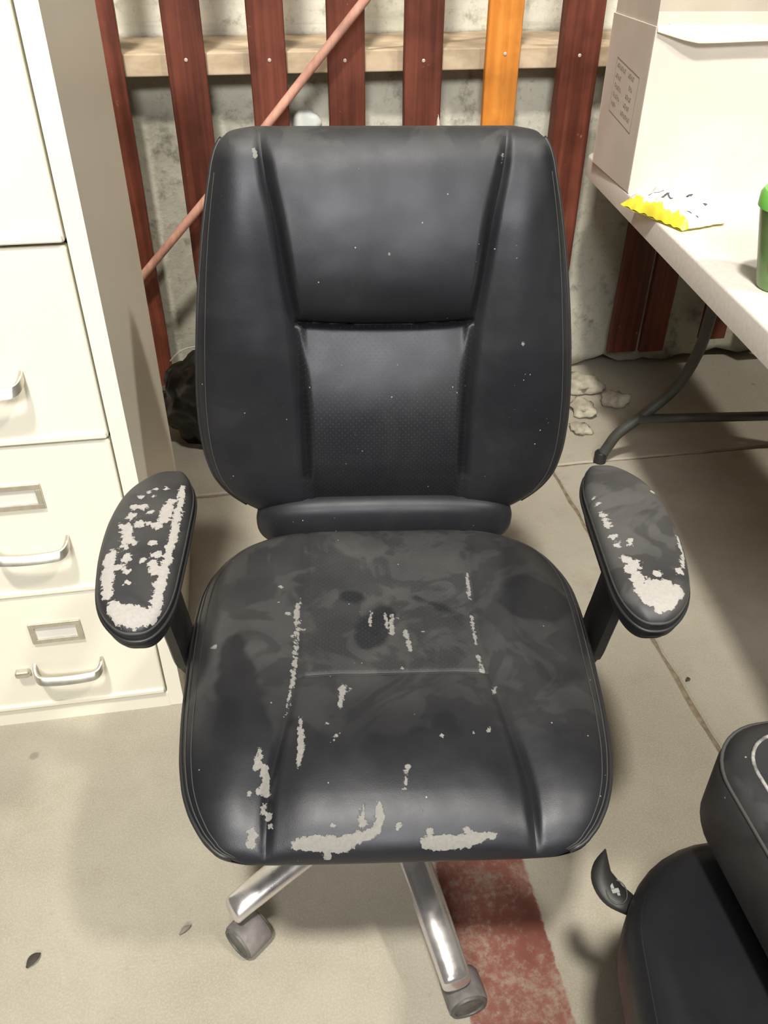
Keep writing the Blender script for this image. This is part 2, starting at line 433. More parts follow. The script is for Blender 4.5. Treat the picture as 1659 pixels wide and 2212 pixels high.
# ================================================================== slat fence
fence = empty('slat_fence', (0.4, 2.39, 0)); tag(fence, 'reddish-brown wooden slat fence with one orange slat in front of the wall', 'fence')
YS = 2.38
SL = [(-0.345, -0.264, -0.268, 0.09, 0), (-0.157, -0.062, 0, 0.10, 0), (0.047, 0.139, 0, 0.09, 0), (0.245, 0.341, 0, 0.1, 0),
      (0.444, 0.545, 0, 0.1, 0), (0.663, 0.754, 0, 0.1, 1), (0.862, 0.965, 0, 0.085, 0), (1.150, 1.247, 0, 0.095, 0), (1.262, 1.345, 0, 0.09, 0), (1.47, 1.56, 0, 0.12, 0), (1.70, 1.79, 0, 0.1, 0)]+[(1.91+0.21*q, 2.0+0.21*q, 0, 0.1, 0) for q in range(8)]+[(-0.56-0.205*q, -0.467-0.205*q, 0, 0.1, 0) for q in range(7)]
nail_me = None
for k, (xa, xb, _, zb, orange) in enumerate(SL):
    zt = 2.05+0.02*((k*5) % 3); th = 0.020 if k != 6 else 0.042
    bm = bmesh.new()
    n = 26
    prof = []
    for j in range(n+1):
        z = zb+(zt-zb)*j/n
        jl = 0.0016*mnoise.noise(Vector((xa*50, z*7, 1))); jr = 0.0016*mnoise.noise(Vector((xb*50, z*7, 2)))
        prof.append((xa+jl, xb+jr, z))
    cx = (xa+xb)/2
    rows = []
    for (l, r, z) in prof:
        e = 0.0025
        rows.append([bm.verts.new(v) for v in ((l-cx, th/2, z), (l-cx, -th/2+e, z), (l-cx+e, -th/2, z), (r-cx-e, -th/2, z), (r-cx, -th/2+e, z), (r-cx, th/2, z))])
    for a, b in zip(rows[:-1], rows[1:]):
        for i in range(6): bm.faces.new((a[i], a[(i+1) % 6], b[(i+1) % 6], b[i]))
    bm.faces.new(rows[0]); bm.faces.new(rows[-1])
    yoff = YS-(th-0.02)/2
    s = link('slat', bm_mesh('slat', bm), M_orange if orange else M_slat, fence, (cx-0.4, yoff-2.39, 0), smooth=False)
    if orange: s['label'] = 'orange varnished slat'
    if nail_me is None:
        tmp = [(0.0, 0), (0.0042, 0.0), (0.0046, 0.0012), (0.003, 0.0022)]
        V = []; F = []
        for r, h in tmp[1:]:
            for q in range(12): V.append((r*math.cos(q*math.pi/6), -h, r*math.sin(q*math.pi/6)))
        for i in range(2):
            for q in range(12): F.append((i*12+q, i*12+(q+1) % 12, (i+1)*12+(q+1) % 12, (i+1)*12+q))
        F.append(tuple(24+q for q in range(12)))
        nail_me = mesh('nail', V, F); nail_me.materials.append(plain('nail_head', (0.55, 0.45, 0.38), 0.5, 0.3))
    no = bpy.data.objects.new('nail', nail_me); COL.objects.link(no); no.parent = s
    no.location = (0.004*((k % 3)-1), -th/2, 0.968+0.004*((k*3) % 4))
bmr = bmesh.new()
rail = box('rail', (1.0-0.4, 2.4175-2.39, 0.9665), (6.4, 0.05, 0.051), 0.003, M_rail, fence)

# pole leaning across the slats
pole = tube('wooden_pole', [(-0.735, 2.333, 0.012), (-0.30, 2.333, 0.452), (0.037, 2.333, 0.79), (0.335, 2.333, 1.105), (0.93, 2.333, 1.735)], 0.0115, M_pole, n=14)
tag(pole, 'thin pinkish wooden pole leaning diagonally across the slats', 'pole')

# ================================================================== filing cabinet
CX0, CX1, CY0, CY1, CH = -0.592, -0.2105, 1.154, 1.640, 1.315
cab = empty('filing_cabinet', ((CX0+CX1)/2, (CY0+CY1)/2, 0)); tag(cab, 'tall cream metal filing cabinet with four drawers left of the chair', 'cabinet')
ox, oy = (CX0+CX1)/2, (CY0+CY1)/2; cw = CX1-CX0; cd = CY1-CY0
st = 0.024
body = boxes('cabinet_body', [((cw/2-0.0015-0.0, 0.0, CH/2), (0.003, cd, CH)), ((-cw/2+0.0015, 0, CH/2), (0.003, cd, CH)),
    ((0, cd/2-0.002, CH/2), (cw-0.006, 0.003, CH-0.004)), ((0, 0, CH-0.002), (cw-0.006, cd-0.004, 0.004)),
    ((cw/2-st/2-0.003, -cd/2+0.010, CH/2), (st, 0.020, CH-0.002)), ((-cw/2+st/2+0.003, -cd/2+0.010, CH/2), (st, 0.020, CH-0.002)),
    ((0, -cd/2+0.010, 0.0185), (cw-2*st-0.0065, 0.0195, 0.037)), ((0, -cd/2+0.010, CH-0.02), (cw-2*st-0.0065, 0.0195, 0.036)),
    ((0, 0.0, 0.010), (cw-0.01, cd-0.05, 0.004))], M_cab, cab)
boxes('drawer_gap_backing', [((0, -cd/2+0.030, CH/2), (cw-0.012, 0.004, CH-0.05))], M_dark, cab)
zz = [0.041, 0.321, 0.622, 0.9245, 1.2755]
dw = cw-2*st-0.006-0.006
for k in range(4):
    z0, z1 = zz[k]+0.0022, zz[k+1]-0.0022
    bm = bmesh.new(); add_box(bm, (0, 0, 0), (dw, 0.022, z1-z0), 0.004, None, 3)
    dr = link('drawer', bm_mesh('drawer', bm), M_cab, cab, (0, -cd/2+0.0085, (z0+z1)/2), smooth=False)
    # rolled lower lip of the drawer front
    box('drawer_lip', (0, -0.0125, -(z1-z0)/2+0.007), (dw-0.004, 0.006, 0.011), 0.0025, M_cab, dr)
    yf = -0.011
    zc = (z0+z1)/2
    base = zz[k]
    hz = base+0.106-zc if k else 0.140-zc
    lz = base+0.209-zc if k else 0.235-zc
    if k == 3: hz += 0.02; lz += 0.02
    # pull handle: flat bar bent forward
    pts = smooth_path([(-0.060, yf+0.002, hz+0.014), (-0.059, yf-0.014, hz+0.007), (-0.050, yf-0.026, hz), (-0.03, yf-0.029, hz-0.002), (0, yf-0.030, hz-0.0025), (0.03, yf-0.029, hz-0.002), (0.050, yf-0.026, hz), (0.059, yf-0.014, hz+0.007), (0.060, yf+0.002, hz+0.014)], 6)
    V = []; F = []
    hh = 0.0075; ht = 0.0028
    for i, p in enumerate(pts):
        tt = pts[min(i+1, len(pts)-1)]-pts[max(i-1, 0)]; tt = tt/np.linalg.norm(tt)
        sd = np.array([tt[1], -tt[0], 0]); sd = sd/np.linalg.norm(sd)
        upz = np.array([0, 0.35, 0.94])
        for a, b in ((1, 1), (0.5, 1.15), (-1, 1), (-1, -1), (0.5, -1.15), (1, -1)):
            V.append(p+sd*ht*a+upz*hh*b)
    for i in range(len(pts)-1):
        for q in range(6): F.append((i*6+q, i*6+(q+1) % 6, (i+1)*6+(q+1) % 6, (i+1)*6+q))
    F.append(tuple(range(6))); F.append(tuple((len(pts)-1)*6+q for q in range(6)))
    sharp(link('pull_handle', mesh('pull_handle', V, F), M_steel, dr), 40)
    # label holder frame + card
    bm = bmesh.new(); lw, lh, fb = 0.090, 0.047, 0.0095
    for cx, cz, sx, sz in ((0, lh/2-fb/2, lw, fb), (0, -lh/2+fb/2, lw, fb), (-lw/2+fb/2, 0, fb, lh-2*fb), (lw/2-fb/2, 0, fb, lh-2*fb)):
        add_box(bm, (cx-0.004, yf-0.002, cz+lz), (sx, 0.006, sz), 0.0012)
    link('label_holder', bm_mesh('label_holder', bm), M_steel, dr, smooth=False)
    box('label_card', (-0.004, yf-0.0003, lz), (lw-2*fb+0.002, 0.0012, lh-2*fb+0.002), 0, M_card, dr)
    box('latch_button', (-0.083, yf-0.006, hz+0.004), (0.026, 0.016, 0.014), 0.004, M_steel, dr)

# ================================================================== folding table
TA = math.atan2(0.112, 0.993)
tb = empty('folding_table', (0.86, 1.5, 0), -TA); tag(tb, 'white plastic folding table with dark bent steel legs beside the slats', 'table')
# local frame: x across (0 = left edge), y along; far end near the wall
def rr_outline(x0, x1, y0, y1, r, n=7):
    out = []
    for cx, cy, a0 in ((x1-r, y1-r, 0), (x0+r, y1-r, 90), (x0+r, y0+r, 180), (x1-r, y0+r, 270)):
        for i in range(n+1):
            a = R(a0+90*i/n); out.append((cx+r*math.cos(a), cy+r*math.sin(a)))
    return out
def layered(name, layers, mat, parent, n=7):
    """stack of rounded rectangles (x0,x1,y0,y1,r,z)"""
    V = []; F = []
    for (a, b, c, d, r, z) in layers:
        V += [(x, y, z) for x, y in rr_outline(a, b, c, d, r, n)]
    m = len(V)//len(layers)
    for i in range(len(layers)-1):
        for k in range(m): F.append((i*m+k, i*m+(k+1) % m, (i+1)*m+(k+1) % m, (i+1)*m+k))
    F.append(tuple(reversed(range(m)))); F.append(tuple((len(layers)-1)*m+k for k in range(m)))
    o = link(name, mesh(name, V, F), mat, parent); return sharp(o, 50)
TY0, TY1, TW = -1.08, 0.845, 0.76
def inset(d, z, r=0.06): return (0.0+d, TW-d, TY0+d, TY1-d, max(r-d, 0.01), z)
tt = layered('table_top', [inset(0.012, 0.684), inset(0.003, 0.6845), inset(0.0, 0.687), inset(0.0, 0.7345), inset(0.0012, 0.7375), inset(0.0035, 0.7393), inset(0.0065, 0.740), inset(0.03, 0.740)], M_table, tb)
def leg_frame(y):
    for s in (-1, 1):
        c = TW/2
        path = smooth_path([(c+s*0.338, y, 0.012), (c+s*0.322, y, 0.05), (c+s*0.298, y, 0.095), (c+s*0.235, y, 0.155), (c+s*0.165, y, 0.235), (c+s*0.128, y, 0.335), (c+s*0.118, y, 0.45), (c+s*0.115, y, 0.68)], 6)
        lg = tube('leg', path, 0.015, M_leg, tb, 12)
        lathe('foot_cap', [(0.018, 0), (0.018, 0.03), (0.015, 0.034)], M_plastic, lg, 14, (c+s*0.338, y, 0.0))
    tube('crossbar', [(TW/2-0.255, y-0.01, 0.145), (TW/2+0.255, y-0.01, 0.145)], 0.013, M_leg, tb, 12)
leg_frame(0.385); leg_frame(-0.72)
tube('brace', [(TW/2, 0.385, 0.36), (TW/2, 0.05, 0.682)], 0.008, M_leg, tb, 8)
tube('brace', [(TW/2, -0.72, 0.36), (TW/2, -0.40, 0.682)], 0.008, M_leg, tb, 8)
for hy in (0.385, -0.72): box('hinge_plate', (TW/2, hy, 0.678), (0.40, 0.05, 0.010), 0.002, M_leg, tb)

# ---- carton on the table
cb = empty('cardboard_box', (0.908, 1.918, 0.740), R(-5.0)); tag(cb, 'open white cardboard box with a printed panel standing on the table', 'box')
BW, BD, BH = 0.42, 0.305, 0.345; ct = 0.004
box('front_panel', (BW/2, ct/2, BH/2), (BW, ct, BH), 0.0008, M_carton, cb)
box('back_panel', (BW/2, BD-ct/2, BH/2), (BW, ct, BH), 0.0008, M_carton, cb)
sp = box('side_panel', (ct/2, BD/2, BH/2), (ct, BD-2*ct-0.0006, BH), 0.0008, M_carton, cb)
box('side_panel', (BW-ct/2, BD/2, BH/2), (ct, BD-2*ct-0.0006, BH), 0.0008, M_carton, cb)
box('bottom_panel', (BW/2, BD/2, ct/2+0.0004), (BW-2*ct-0.001, BD-2*ct-0.001, ct), 0, M_kraft, cb)
def flap(name, pts_a, pts_b, mat):
    # pts_a / pts_b : matching polylines (outer and inner edge)
    V = []; F = []; n = len(pts_a)
    for t in (0, 1):
        for p, q in zip(pts_a, pts_b):
            a, b = Vector(p), Vector(q); nn = Vector((0, 0, 1))
            V += [a+nn*(-0.003*t), b+nn*(-0.003*t)]
    def id(t, i, s): return t*2*n+2*i+s
    for i in range(n-1):
        F.append((id(0, i, 0), id(0, i+1, 0), id(0, i+1, 1), id(0, i, 1)))
        F.append((id(1, i, 1), id(1, i+1, 1), id(1, i+1, 0), id(1, i, 0)))
        for s in (0, 1): F.append((id(0, i, s), id(1, i, s), id(1, i+1, s), id(0, i+1, s)))
    for i in (0, n-1): F.append((id(0, i, 0), id(0, i, 1), id(1, i, 1), id(1, i, 0)))
    o = link(name, mesh(name, V, F), mat, cb, smooth=False); return o
# front flap folded out and drooping a little, ragged hem
fa, fb_ = [], []
for i in range(15):
    x = 0.002+(BW-0.004)*i/14
    out = 0.015*min(1, (i+0.0)/3.0)+0.002*mnoise.noise(Vector((x*60, 0, 0)))+0.006
    fa.append((x, -out, BH-0.004-0.020*min(1, (i+0.3)/3.0)-0.002*math.sin(i*0.5))); fb_.append((x, 0.001, BH+0.0035))
flap('front_flap', fa, fb_, M_carton)
# back flap leaning up, side flap standing
fa, fb_ = [], []
for i in range(5):
    x = 0.004+(BW-0.008)*i/4
    fa.append((x, BD-0.045, BH+0.14)); fb_.append((x, BD-0.002, BH+0.001))
bf = flap('back_flap', fa, fb_, M_carton)
fa, fb_ = [], []
for i in range(5):
    y = 0.006+(BD-0.012)*i/4
    fa.append((0.001+0.002*i, y+0.006, BH+0.13)); fb_.append((0.003, y, BH+0.001))
flap('side_flap', fa, fb_, M_carton)
# printed frame and faded lines on the left side panel (side panel local: y along depth, z up)
QC = {'tl': (0.224, 0.259), 'tr': (0.050, 0.239), 'br': (0.055, 0.121), 'bl': (0.230, 0.141)}   # (distance from the front edge, height)
def qmap(u, v):
    a = [QC['tl'][k]*(1-u)+QC['tr'][k]*u for k in (0, 1)]; b = [QC['bl'][k]*(1-u)+QC['br'][k]*u for k in (0, 1)]
    d, z = a[0]*(1-v)+b[0]*v, a[1]*(1-v)+b[1]*v
    return (-BD/2+d, z-BH/2)
def mark(lst):
    V = []; F = []
    for (u0, v0, u1, v1) in lst:
        k = len(V); c = [qmap(u0, v0), qmap(u1, v0), qmap(u1, v1), qmap(u0, v1)]
        V += [(-ct/2-0.0004, y, z) for y, z in c]+[(-ct/2+0.0004, y, z) for y, z in c]
        F += [(k, k+1, k+2, k+3)]+[(k+q, k+4+q, k+4+(q+1) % 4, k+(q+1) % 4) for q in range(4)]
    return tag(link('printed_mark', mesh('printed_mark', V, F), M_ink, sp, smooth=False), kind='stuff')
mark([(0, -0.008, 1, 0.010), (0, 0.99, 1, 1.008), (-0.006, 0, 0.006, 1), (0.994, 0, 1.006, 1)])
def word(u, v, n, w=0.042, h=0.085):
    out = []
    for i in range(n):
        a = u+i*w*1.18; q = (i*7+n) % 3
        out.append((a, v, a+w*0.3, v+h))
        out.append((a+w*0.3, v+(0, 0.36, 0.72)[q]*h, a+w*0.9, v+(0.26, 0.62, 0.98)[q]*h))
        if q != 1: out.append((a+w*0.65, v+0.25*h, a+w*0.9, v+h))
    return out
for v, ul, nl, ur, nr in ((0.07, 0.05, 8, 0.57, 5), (0.26, 0.05, 5, 0.66, 3), (0.44, 0.07, 6, 0.58, 5), (0.61, 0.06, 6, 0.56, 5), (0.78, 0.05, 4, 0.50, 8)):
    mark(word(ul, v, nl)+word(ur, v, nr))
# rolled items inside
M_paper = plain('cream_paper', (0.80, 0.74, 0.56), 0.85, 0, 12, 0.06)
for i, (x, y, rr_, zt_) in enumerate(((0.10, 0.10, 0.055, 0.325), (0.225, 0.10, 0.058, 0.318), (0.345, 0.11, 0.05, 0.328), (0.165, 0.215, 0.055, 0.322), (0.30, 0.22, 0.055, 0.32))):
    a = R(-5.0); wx = 0.908+x*math.cos(a)-y*math.sin(a); wy = 1.918+x*math.sin(a)+y*math.cos(a)
    o = lathe('paper_roll', [(rr_*0.96, 0.0), (rr_, 0.004), (rr_, zt_-0.005), (rr_*0.95, zt_), (0.020, zt_), (0.018, zt_-0.03)], M_paper, None, 28, (wx, wy, 0.7455))
    tag(o, ['cream paper roll at the left front inside the carton', 'wide cream paper roll at the middle front inside the carton', 'cream paper roll at the right front inside the carton', 'cream paper roll at the left back inside the carton', 'cream paper roll at the right back inside the carton'][i], 'paper roll', 'paper rolls in the carton')

# ---- snack packet
pk = empty('snack_packet', (0.932, 1.735, 0.742), R(-74)); tag(pk, 'crumpled white and yellow snack packet lying on the table', 'packet')
def packet():
    n, m = 34, 26; L, Wd = 0.205, 0.118
    P = np.zeros((n, m, 3)); Q = np.zeros((n, m, 3)); ye = np.zeros((n, m))
    for i in range(n):
        for j in range(m):
            u = -1+2*i/(n-1); v = -1+2*j/(m-1)
            e = max(0.0, (1-abs(u)**3))**0.5*max(0.0, (1-abs(v)**3))**0.5
            x = u*L/2+0.004*mnoise.noise(Vector((u*3, v*3, 9))); y = v*Wd/2+0.004*mnoise.noise(Vector((u*3, v*3, 4)))
            cr = mnoise.fractal(Vector((u*2.6, v*2.6, 1.5)), 1, 2, 4)
            z = 0.003+0.034*e*(1+0.5*cr)+0.0045*abs(mnoise.noise(Vector((u*9, v*5, 3))))*(0.4+e)
            if v < -0.8: z += 0.0016*math.sin(u*23)
            P[i, j] = (x, y, z); Q[i, j] = (x, y, max(0.0012, z*0.06))
            ye[i, j] = 1.0 if v < -0.74+0.16*mnoise.noise(Vector((u*6, 0, 0))) else 0.0
    return P, Q, ye
P_, Q_, ye_ = packet()
tp = NT('packet_foil'); a_ = tp.attr('yellow'); nn_ = tp.noise(55, 3)
cpk = tp.mix(tp.ramp(a_, 0.3, 0.6), (0.80, 0.80, 0.74), (0.86, 0.74, 0.06))
M_packet = tp.out(cpk, 0.3, 0.0)
link('packet_front', grid_mesh('packet_front', P_, True, {'yellow': ye_}), M_packet, pk)
link('packet_back', grid_mesh('packet_back', Q_, False, {'yellow': np.ones_like(ye_)}), M_packet, pk)
M_pkink = plain('packet_ink', (0.10, 0.11, 0.12), 0.6)
def on_packet(u, v):
    i = (u+1)/2*33; j = (v+1)/2*25; return Vector(P_[int(round(i)), int(round(j))])+Vector((0, 0, 0.0012))
for a, b, w in (((-0.62, -0.30), (-0.55, 0.35), 0.0016), ((-0.12, -0.42), (-0.05, -0.28), 0.003), ((0.02, -0.38), (0.22, -0.33), 0.0018), ((0.32, 0.02), (0.38, 0.12), 0.004), ((0.55, 0.50), (0.60, 0.58), 0.005), ((0.72, -0.42), (0.76, -0.36), 0.002), ((0.86, -0.28), (0.89, -0.20), 0.003)):
    pts = [on_packet(a[0]+(b[0]-a[0])*t/5, a[1]+(b[1]-a[1])*t/5) for t in range(6)]
    tube('printed_mark', pts, w, M_pkink, pk, 6, False, 0.3)

# ---- green tub, mostly beyond the right edge of the photograph
bt = empty('plastic_tub', (0.938, 1.300, 0.740)); tag(bt, 'green plastic tub with a bright green lid on the table', 'tub')
M_btl = plain('green_translucent_tub', (0.17, 0.30, 0.10), 0.3, 0, 12, 0.15)
M_cap = plain('bright_green_lid', (0.22, 0.72, 0.12), 0.35)
M_red = plain('red_print', (0.45, 0.10, 0.07), 0.5)
def tub_r(z): return 0.041+0.031*z/0.15
lathe('tub_body', [(0.036, 0), (0.040, 0.002), (tub_r(0.01), 0.01), (tub_r(0.13), 0.13), (tub_r(0.14), 0.145), (0.05, 0.146)], M_btl, bt, 40)
lathe('tub_lid', [(0.066, 0.138), (0.0735, 0.140), (0.0735, 0.160), (0.069, 0.168), (0.055, 0.171), (0.05, 0.168)], M_cap, bt, 40)
def decal(z0, z1_, a0, a1, mat, name):
    V = []; F = []; n = 16; m = 10
    for j in range(m+1):
        for i in range(n+1):
            u = -1+2*i/n; v = -1+2*j/m
            uu = u*math.sqrt(1-v*v/2); vv = v*math.sqrt(1-u*u/2)
            a = R((a0+a1)/2+(a1-a0)/2*uu); z = (z0+z1_)/2+(z1_-z0)/2*vv
            rz_ = tub_r(z)+0.0005; V.append((rz_*math.cos(a), rz_*math.sin(a), z))
    for j in range(m):
        for i in range(n): F.append((j*(n+1)+i, j*(n+1)+i+1, (j+1)*(n+1)+i+1, (j+1)*(n+1)+i))
    return link(name, mesh(name, V, F), mat, bt)
decal(0.028, 0.068, 200, 250, M_red, 'red_emblem')
decal(0.085, 0.122, 222, 262, plain('dark_print', (0.03, 0.05, 0.02), 0.5), 'dark_emblem')

# ================================================================== the office chair
CH_O = (0.145, 0.800, 0.0); CH_R = R(-7.5)
chair = empty('office_chair', CH_O, CH_R)
tag(chair, 'black leather executive office chair with peeling seat and armrests in the centre', 'chair')

# ---- seat ---------------------------------------------------------------
seat = empty('seat', (0, 0, 0), 0, chair)
w_seat = curve1([-0.306, -0.299, -0.285, -0.265, -0.235, -0.2, -0.14, -0.06, 0.02, 0.08, 0.13, 0.170, 0.205, 0.232, 0.252, 0.265],
                [0.172, 0.196, 0.216, 0.232, 0.247, 0.257, 0.267, 0.275, 0.280, 0.281, 0.277, 0.264, 0.243, 0.215, 0.185, 0.150])
s_seat = curve1([-0.31, -0.24, -0.15, -0.07, 0.05, 0.22, 0.31], [0.150, 0.149, 0.135, 0.123, 0.122, 0.127, 0.128])
XS = 0.55
CROSS = -0.078
def lin(a, b, n): return np.linspace(a, b, n, endpoint=False)
def edge_dist(n):   # 0..1 spaced tightly towards 1
    s = np.linspace(0, 1, n); return 1-(1-s)**1.9
colsX = np.concatenate([-XS-(1-XS)*edge_dist(58)[::-1], lin(-XS, XS, 86)[1:], [XS], XS+(1-XS)*edge_dist(58)[1:]])
def cols_unique(a): return np.unique(np.round(a, 9))
colsX = cols_unique(colsX)
Yc_seat, L_seat = -0.021, 0.285
yk = (CROSS-Yc_seat)/L_seat
rowsY = cols_unique(np.concatenate([-(0.6+0.4*edge_dist(64)), np.linspace(-0.6, yk, 40), np.linspace(yk, 0.75, 92), 0.75+0.25*edge_dist(26)]))
def xmap(X, y, w, s):
    ax = np.abs(X); inner = ax/XS*s; outer = s+(ax-XS)/(1-XS)*(w-s)
    return np.sign(X)*np.where(ax <= XS, inner, outer)
def seat_top(X, Y, sign=1):
    y = Yc_seat+L_seat*Y
    w = w_seat(y); s = s_seat(y); x = xmap(X, y, w, s)
    ny_ = np.where(Y < 0, 2.9, 4.0)
    gy = np.maximum(0, 1-np.abs(Y)**ny_)**(1/np.where(Y < 0, 2.1, 3.0))
    q = np.abs(x)/w
    gx = np.maximum(0, 1-q**4.5)**(1/2.6)
    h = 0.056 if sign > 0 else 0.045
    z = 0.438+sign*h*gx*gy
    if sign > 0:
        ds = np.abs(np.abs(x)-s)
        fall = np.minimum(1, gy*1.1)*np.where(y > 0.18, np.maximum(0.3, 1-(y-0.18)/0.1*0.6), 1)
        front = np.clip((-y-0.05)/0.2, 0, 1)
        z -= (0.0035+0.0065*front)*fall*np.exp(-(ds/0.0055)**2)
        z += (0.002+0.010*front)*fall*(1-np.exp(-(ds/0.030)**2))
        inside = (np.abs(x) < s)
        z -= 0.0022*np.exp(-((y-CROSS)/0.003)**2)*np.where(inside, 1, 0)*np.clip((s-np.abs(x))/0.004, 0, 1)
        # settled hollow where people sit
        z -= 0.010*np.exp(-((y-0.06)/0.13)**2-(x/0.15)**2)
        z += 0.006*np.clip((y-0.12)/0.15, 0, 1)*gy
    return np.stack([x, y, z], -1)
XX, YY = np.meshgrid(colsX, rowsY)
TOP = seat_top(XX, YY); BOT = seat_top(XX[::3, ::3], YY[::3, ::3], -1)
def wrinkle(P, amp, sc, seed):
    f = P.reshape(-1, 3); n = noise3(f*np.array([1, 1, 1]), sc, seed, 3).reshape(P.shape[:2]); return n*amp
TOP[:, :, 2] += wrinkle(TOP, 0.0016, 9, 3.1)*np.maximum(0, 1-np.abs(XX)**8)*np.maximum(0, 1-np.abs(YY)**8)

SEAT_PEEL = []   # filled below
SEAT_WIPE_SHADE = []
ARM_PEEL = {-1: [], 1: []}
BACK_PEEL = []
BACK_PEEL += [[(-0.177,0.385,1.024,0.0025),(-0.175,0.379,1.015,0.0025)],
 [(0.163,0.383,1.017,0.0025),(0.163,0.380,1.008,0.0019)],
 [(0.006,0.318,0.902,0.0016)],
 [(0.203,0.303,0.774,0.0020)],
 [(0.108,0.297,0.734,0.0017)],
 [(-0.046,0.264,0.646,0.0018)]]
SEAT_PEEL += [[(-0.128,0.073,0.487,0.0010),(-0.132,0.049,0.488,0.0039),(-0.129,-0.000,0.488,0.0032),(-0.129,-0.045,0.490,0.0031),(-0.130,-0.085,0.490,0.0030),(-0.133,-0.114,0.488,0.0023),(-0.136,-0.139,0.487,0.0017),(-0.137,-0.152,0.485,0.0011)],
 [(-0.157,0.095,0.491,0.0034)],
 [(-0.158,0.063,0.491,0.0026)],
 [(-0.145,0.040,0.490,0.0039)],
 [(-0.119,0.011,0.486,0.0016)],
 [(-0.137,-0.006,0.490,0.0016)],
 [(-0.241,-0.015,0.482,0.0038)],
 [(-0.027,0.043,0.486,0.0016),(-0.029,0.015,0.487,0.0019)],
 [(-0.007,0.040,0.486,0.0020),(-0.006,0.012,0.487,0.0026)],
 [(0.002,0.036,0.487,0.0026),(-0.000,-0.003,0.488,0.0032)],
 [(0.011,0.029,0.487,0.0019)],
 [(0.020,0.002,0.488,0.0025),(0.024,-0.037,0.491,0.0028)],
 [(0.044,-0.001,0.489,0.0016)],
 [(0.011,-0.072,0.493,0.0021)],
 [(-0.044,0.044,0.486,0.0016)],
 [(0.015,0.054,0.486,0.0016)],
 [(0.118,0.120,0.488,0.0024),(0.115,0.066,0.488,0.0027)],
 [(0.114,0.026,0.489,0.0023),(0.113,-0.028,0.490,0.0019)],
 [(0.113,-0.049,0.491,0.0025),(0.115,-0.076,0.489,0.0030)],
 [(0.129,-0.103,0.488,0.0030),(0.124,-0.115,0.489,0.0018)],
 [(-0.065,-0.105,0.496,0.0047),(-0.069,-0.137,0.497,0.0023)],
 [(-0.056,-0.108,0.496,0.0020)],
 [(-0.117,-0.148,0.493,0.0017),(-0.114,-0.189,0.493,0.0049),(-0.115,-0.220,0.490,0.0021)],
 [(-0.084,-0.163,0.498,0.0017)],
 [(-0.096,-0.182,0.496,0.0014)],
 [(-0.078,-0.189,0.497,0.0011),(-0.068,-0.176,0.498,0.0011)],
 [(-0.059,-0.162,0.498,0.0014)],
 [(0.053,-0.184,0.498,0.0019)],
 [(0.091,-0.179,0.497,0.0014)],
 [(0.109,-0.176,0.494,0.0019),(0.112,-0.168,0.494,0.0017)],
 [(-0.163,-0.192,0.489,0.0033),(-0.164,-0.212,0.486,0.0054)],
 [(-0.155,-0.214,0.483,0.0054),(-0.152,-0.240,0.473,0.0048)],
 [(-0.159,-0.240,0.478,0.0047)],
 [(-0.171,-0.244,0.479,0.0021)],
 [(-0.154,-0.252,0.471,0.0037),(-0.155,-0.262,0.469,0.0031)],
 [(-0.147,-0.266,0.466,0.0047)],
 [(-0.145,-0.276,0.465,0.0036)],
 [(-0.165,-0.282,0.464,0.0046),(-0.166,-0.293,0.457,0.0061)],
 [(0.010,-0.223,0.493,0.0027),(0.005,-0.247,0.487,0.0016)],
 [(-0.116,-0.296,0.459,0.0056),(-0.095,-0.296,0.461,0.0097),(-0.075,-0.298,0.459,0.0097),(-0.060,-0.297,0.460,0.0087)],
 [(-0.055,-0.294,0.463,0.0061),(-0.028,-0.288,0.468,0.0056),(-0.022,-0.274,0.477,0.0051),(-0.026,-0.261,0.483,0.0026)],
 [(-0.043,-0.281,0.473,0.0041),(-0.043,-0.263,0.482,0.0021)],
 [(-0.076,-0.283,0.472,0.0031)],
 [(-0.003,-0.284,0.471,0.0036)],
 [(-0.082,-0.304,0.449,0.0051)],
 [(0.029,-0.297,0.459,0.0077),(0.050,-0.299,0.458,0.0087),(0.073,-0.297,0.460,0.0077),(0.091,-0.294,0.462,0.0051),(0.103,-0.293,0.463,0.0026)],
 [(0.032,-0.289,0.467,0.0046)],
 [(0.073,-0.289,0.467,0.0041)],
 [(0.024,-0.270,0.479,0.0021)]]
SEAT_WIPE_SHADE += [[(-0.216,-0.023,0.488,0.0155),(-0.195,-0.093,0.492,0.0294),(-0.183,-0.154,0.494,0.0308),(-0.171,-0.198,0.490,0.0217)],
 [(-0.086,-0.211,0.494,0.0322),(-0.122,-0.155,0.492,0.0140)],
 [(-0.017,-0.219,0.494,0.0320),(0.022,-0.190,0.497,0.0219)],
 [(-0.009,0.035,0.487,0.0208),(-0.035,-0.022,0.490,0.0187)],
 [(-0.054,0.075,0.486,0.0120)],
 [(0.206,0.065,0.489,0.0500)],  # right bolster: wiped dust and part shade, both painted as missing dust
 [(0.057,-0.165,0.499,0.0167),(0.081,-0.203,0.495,0.0163)],
 [(0.039,0.072,0.487,0.0094),(0.102,0.030,0.489,0.0091)]]
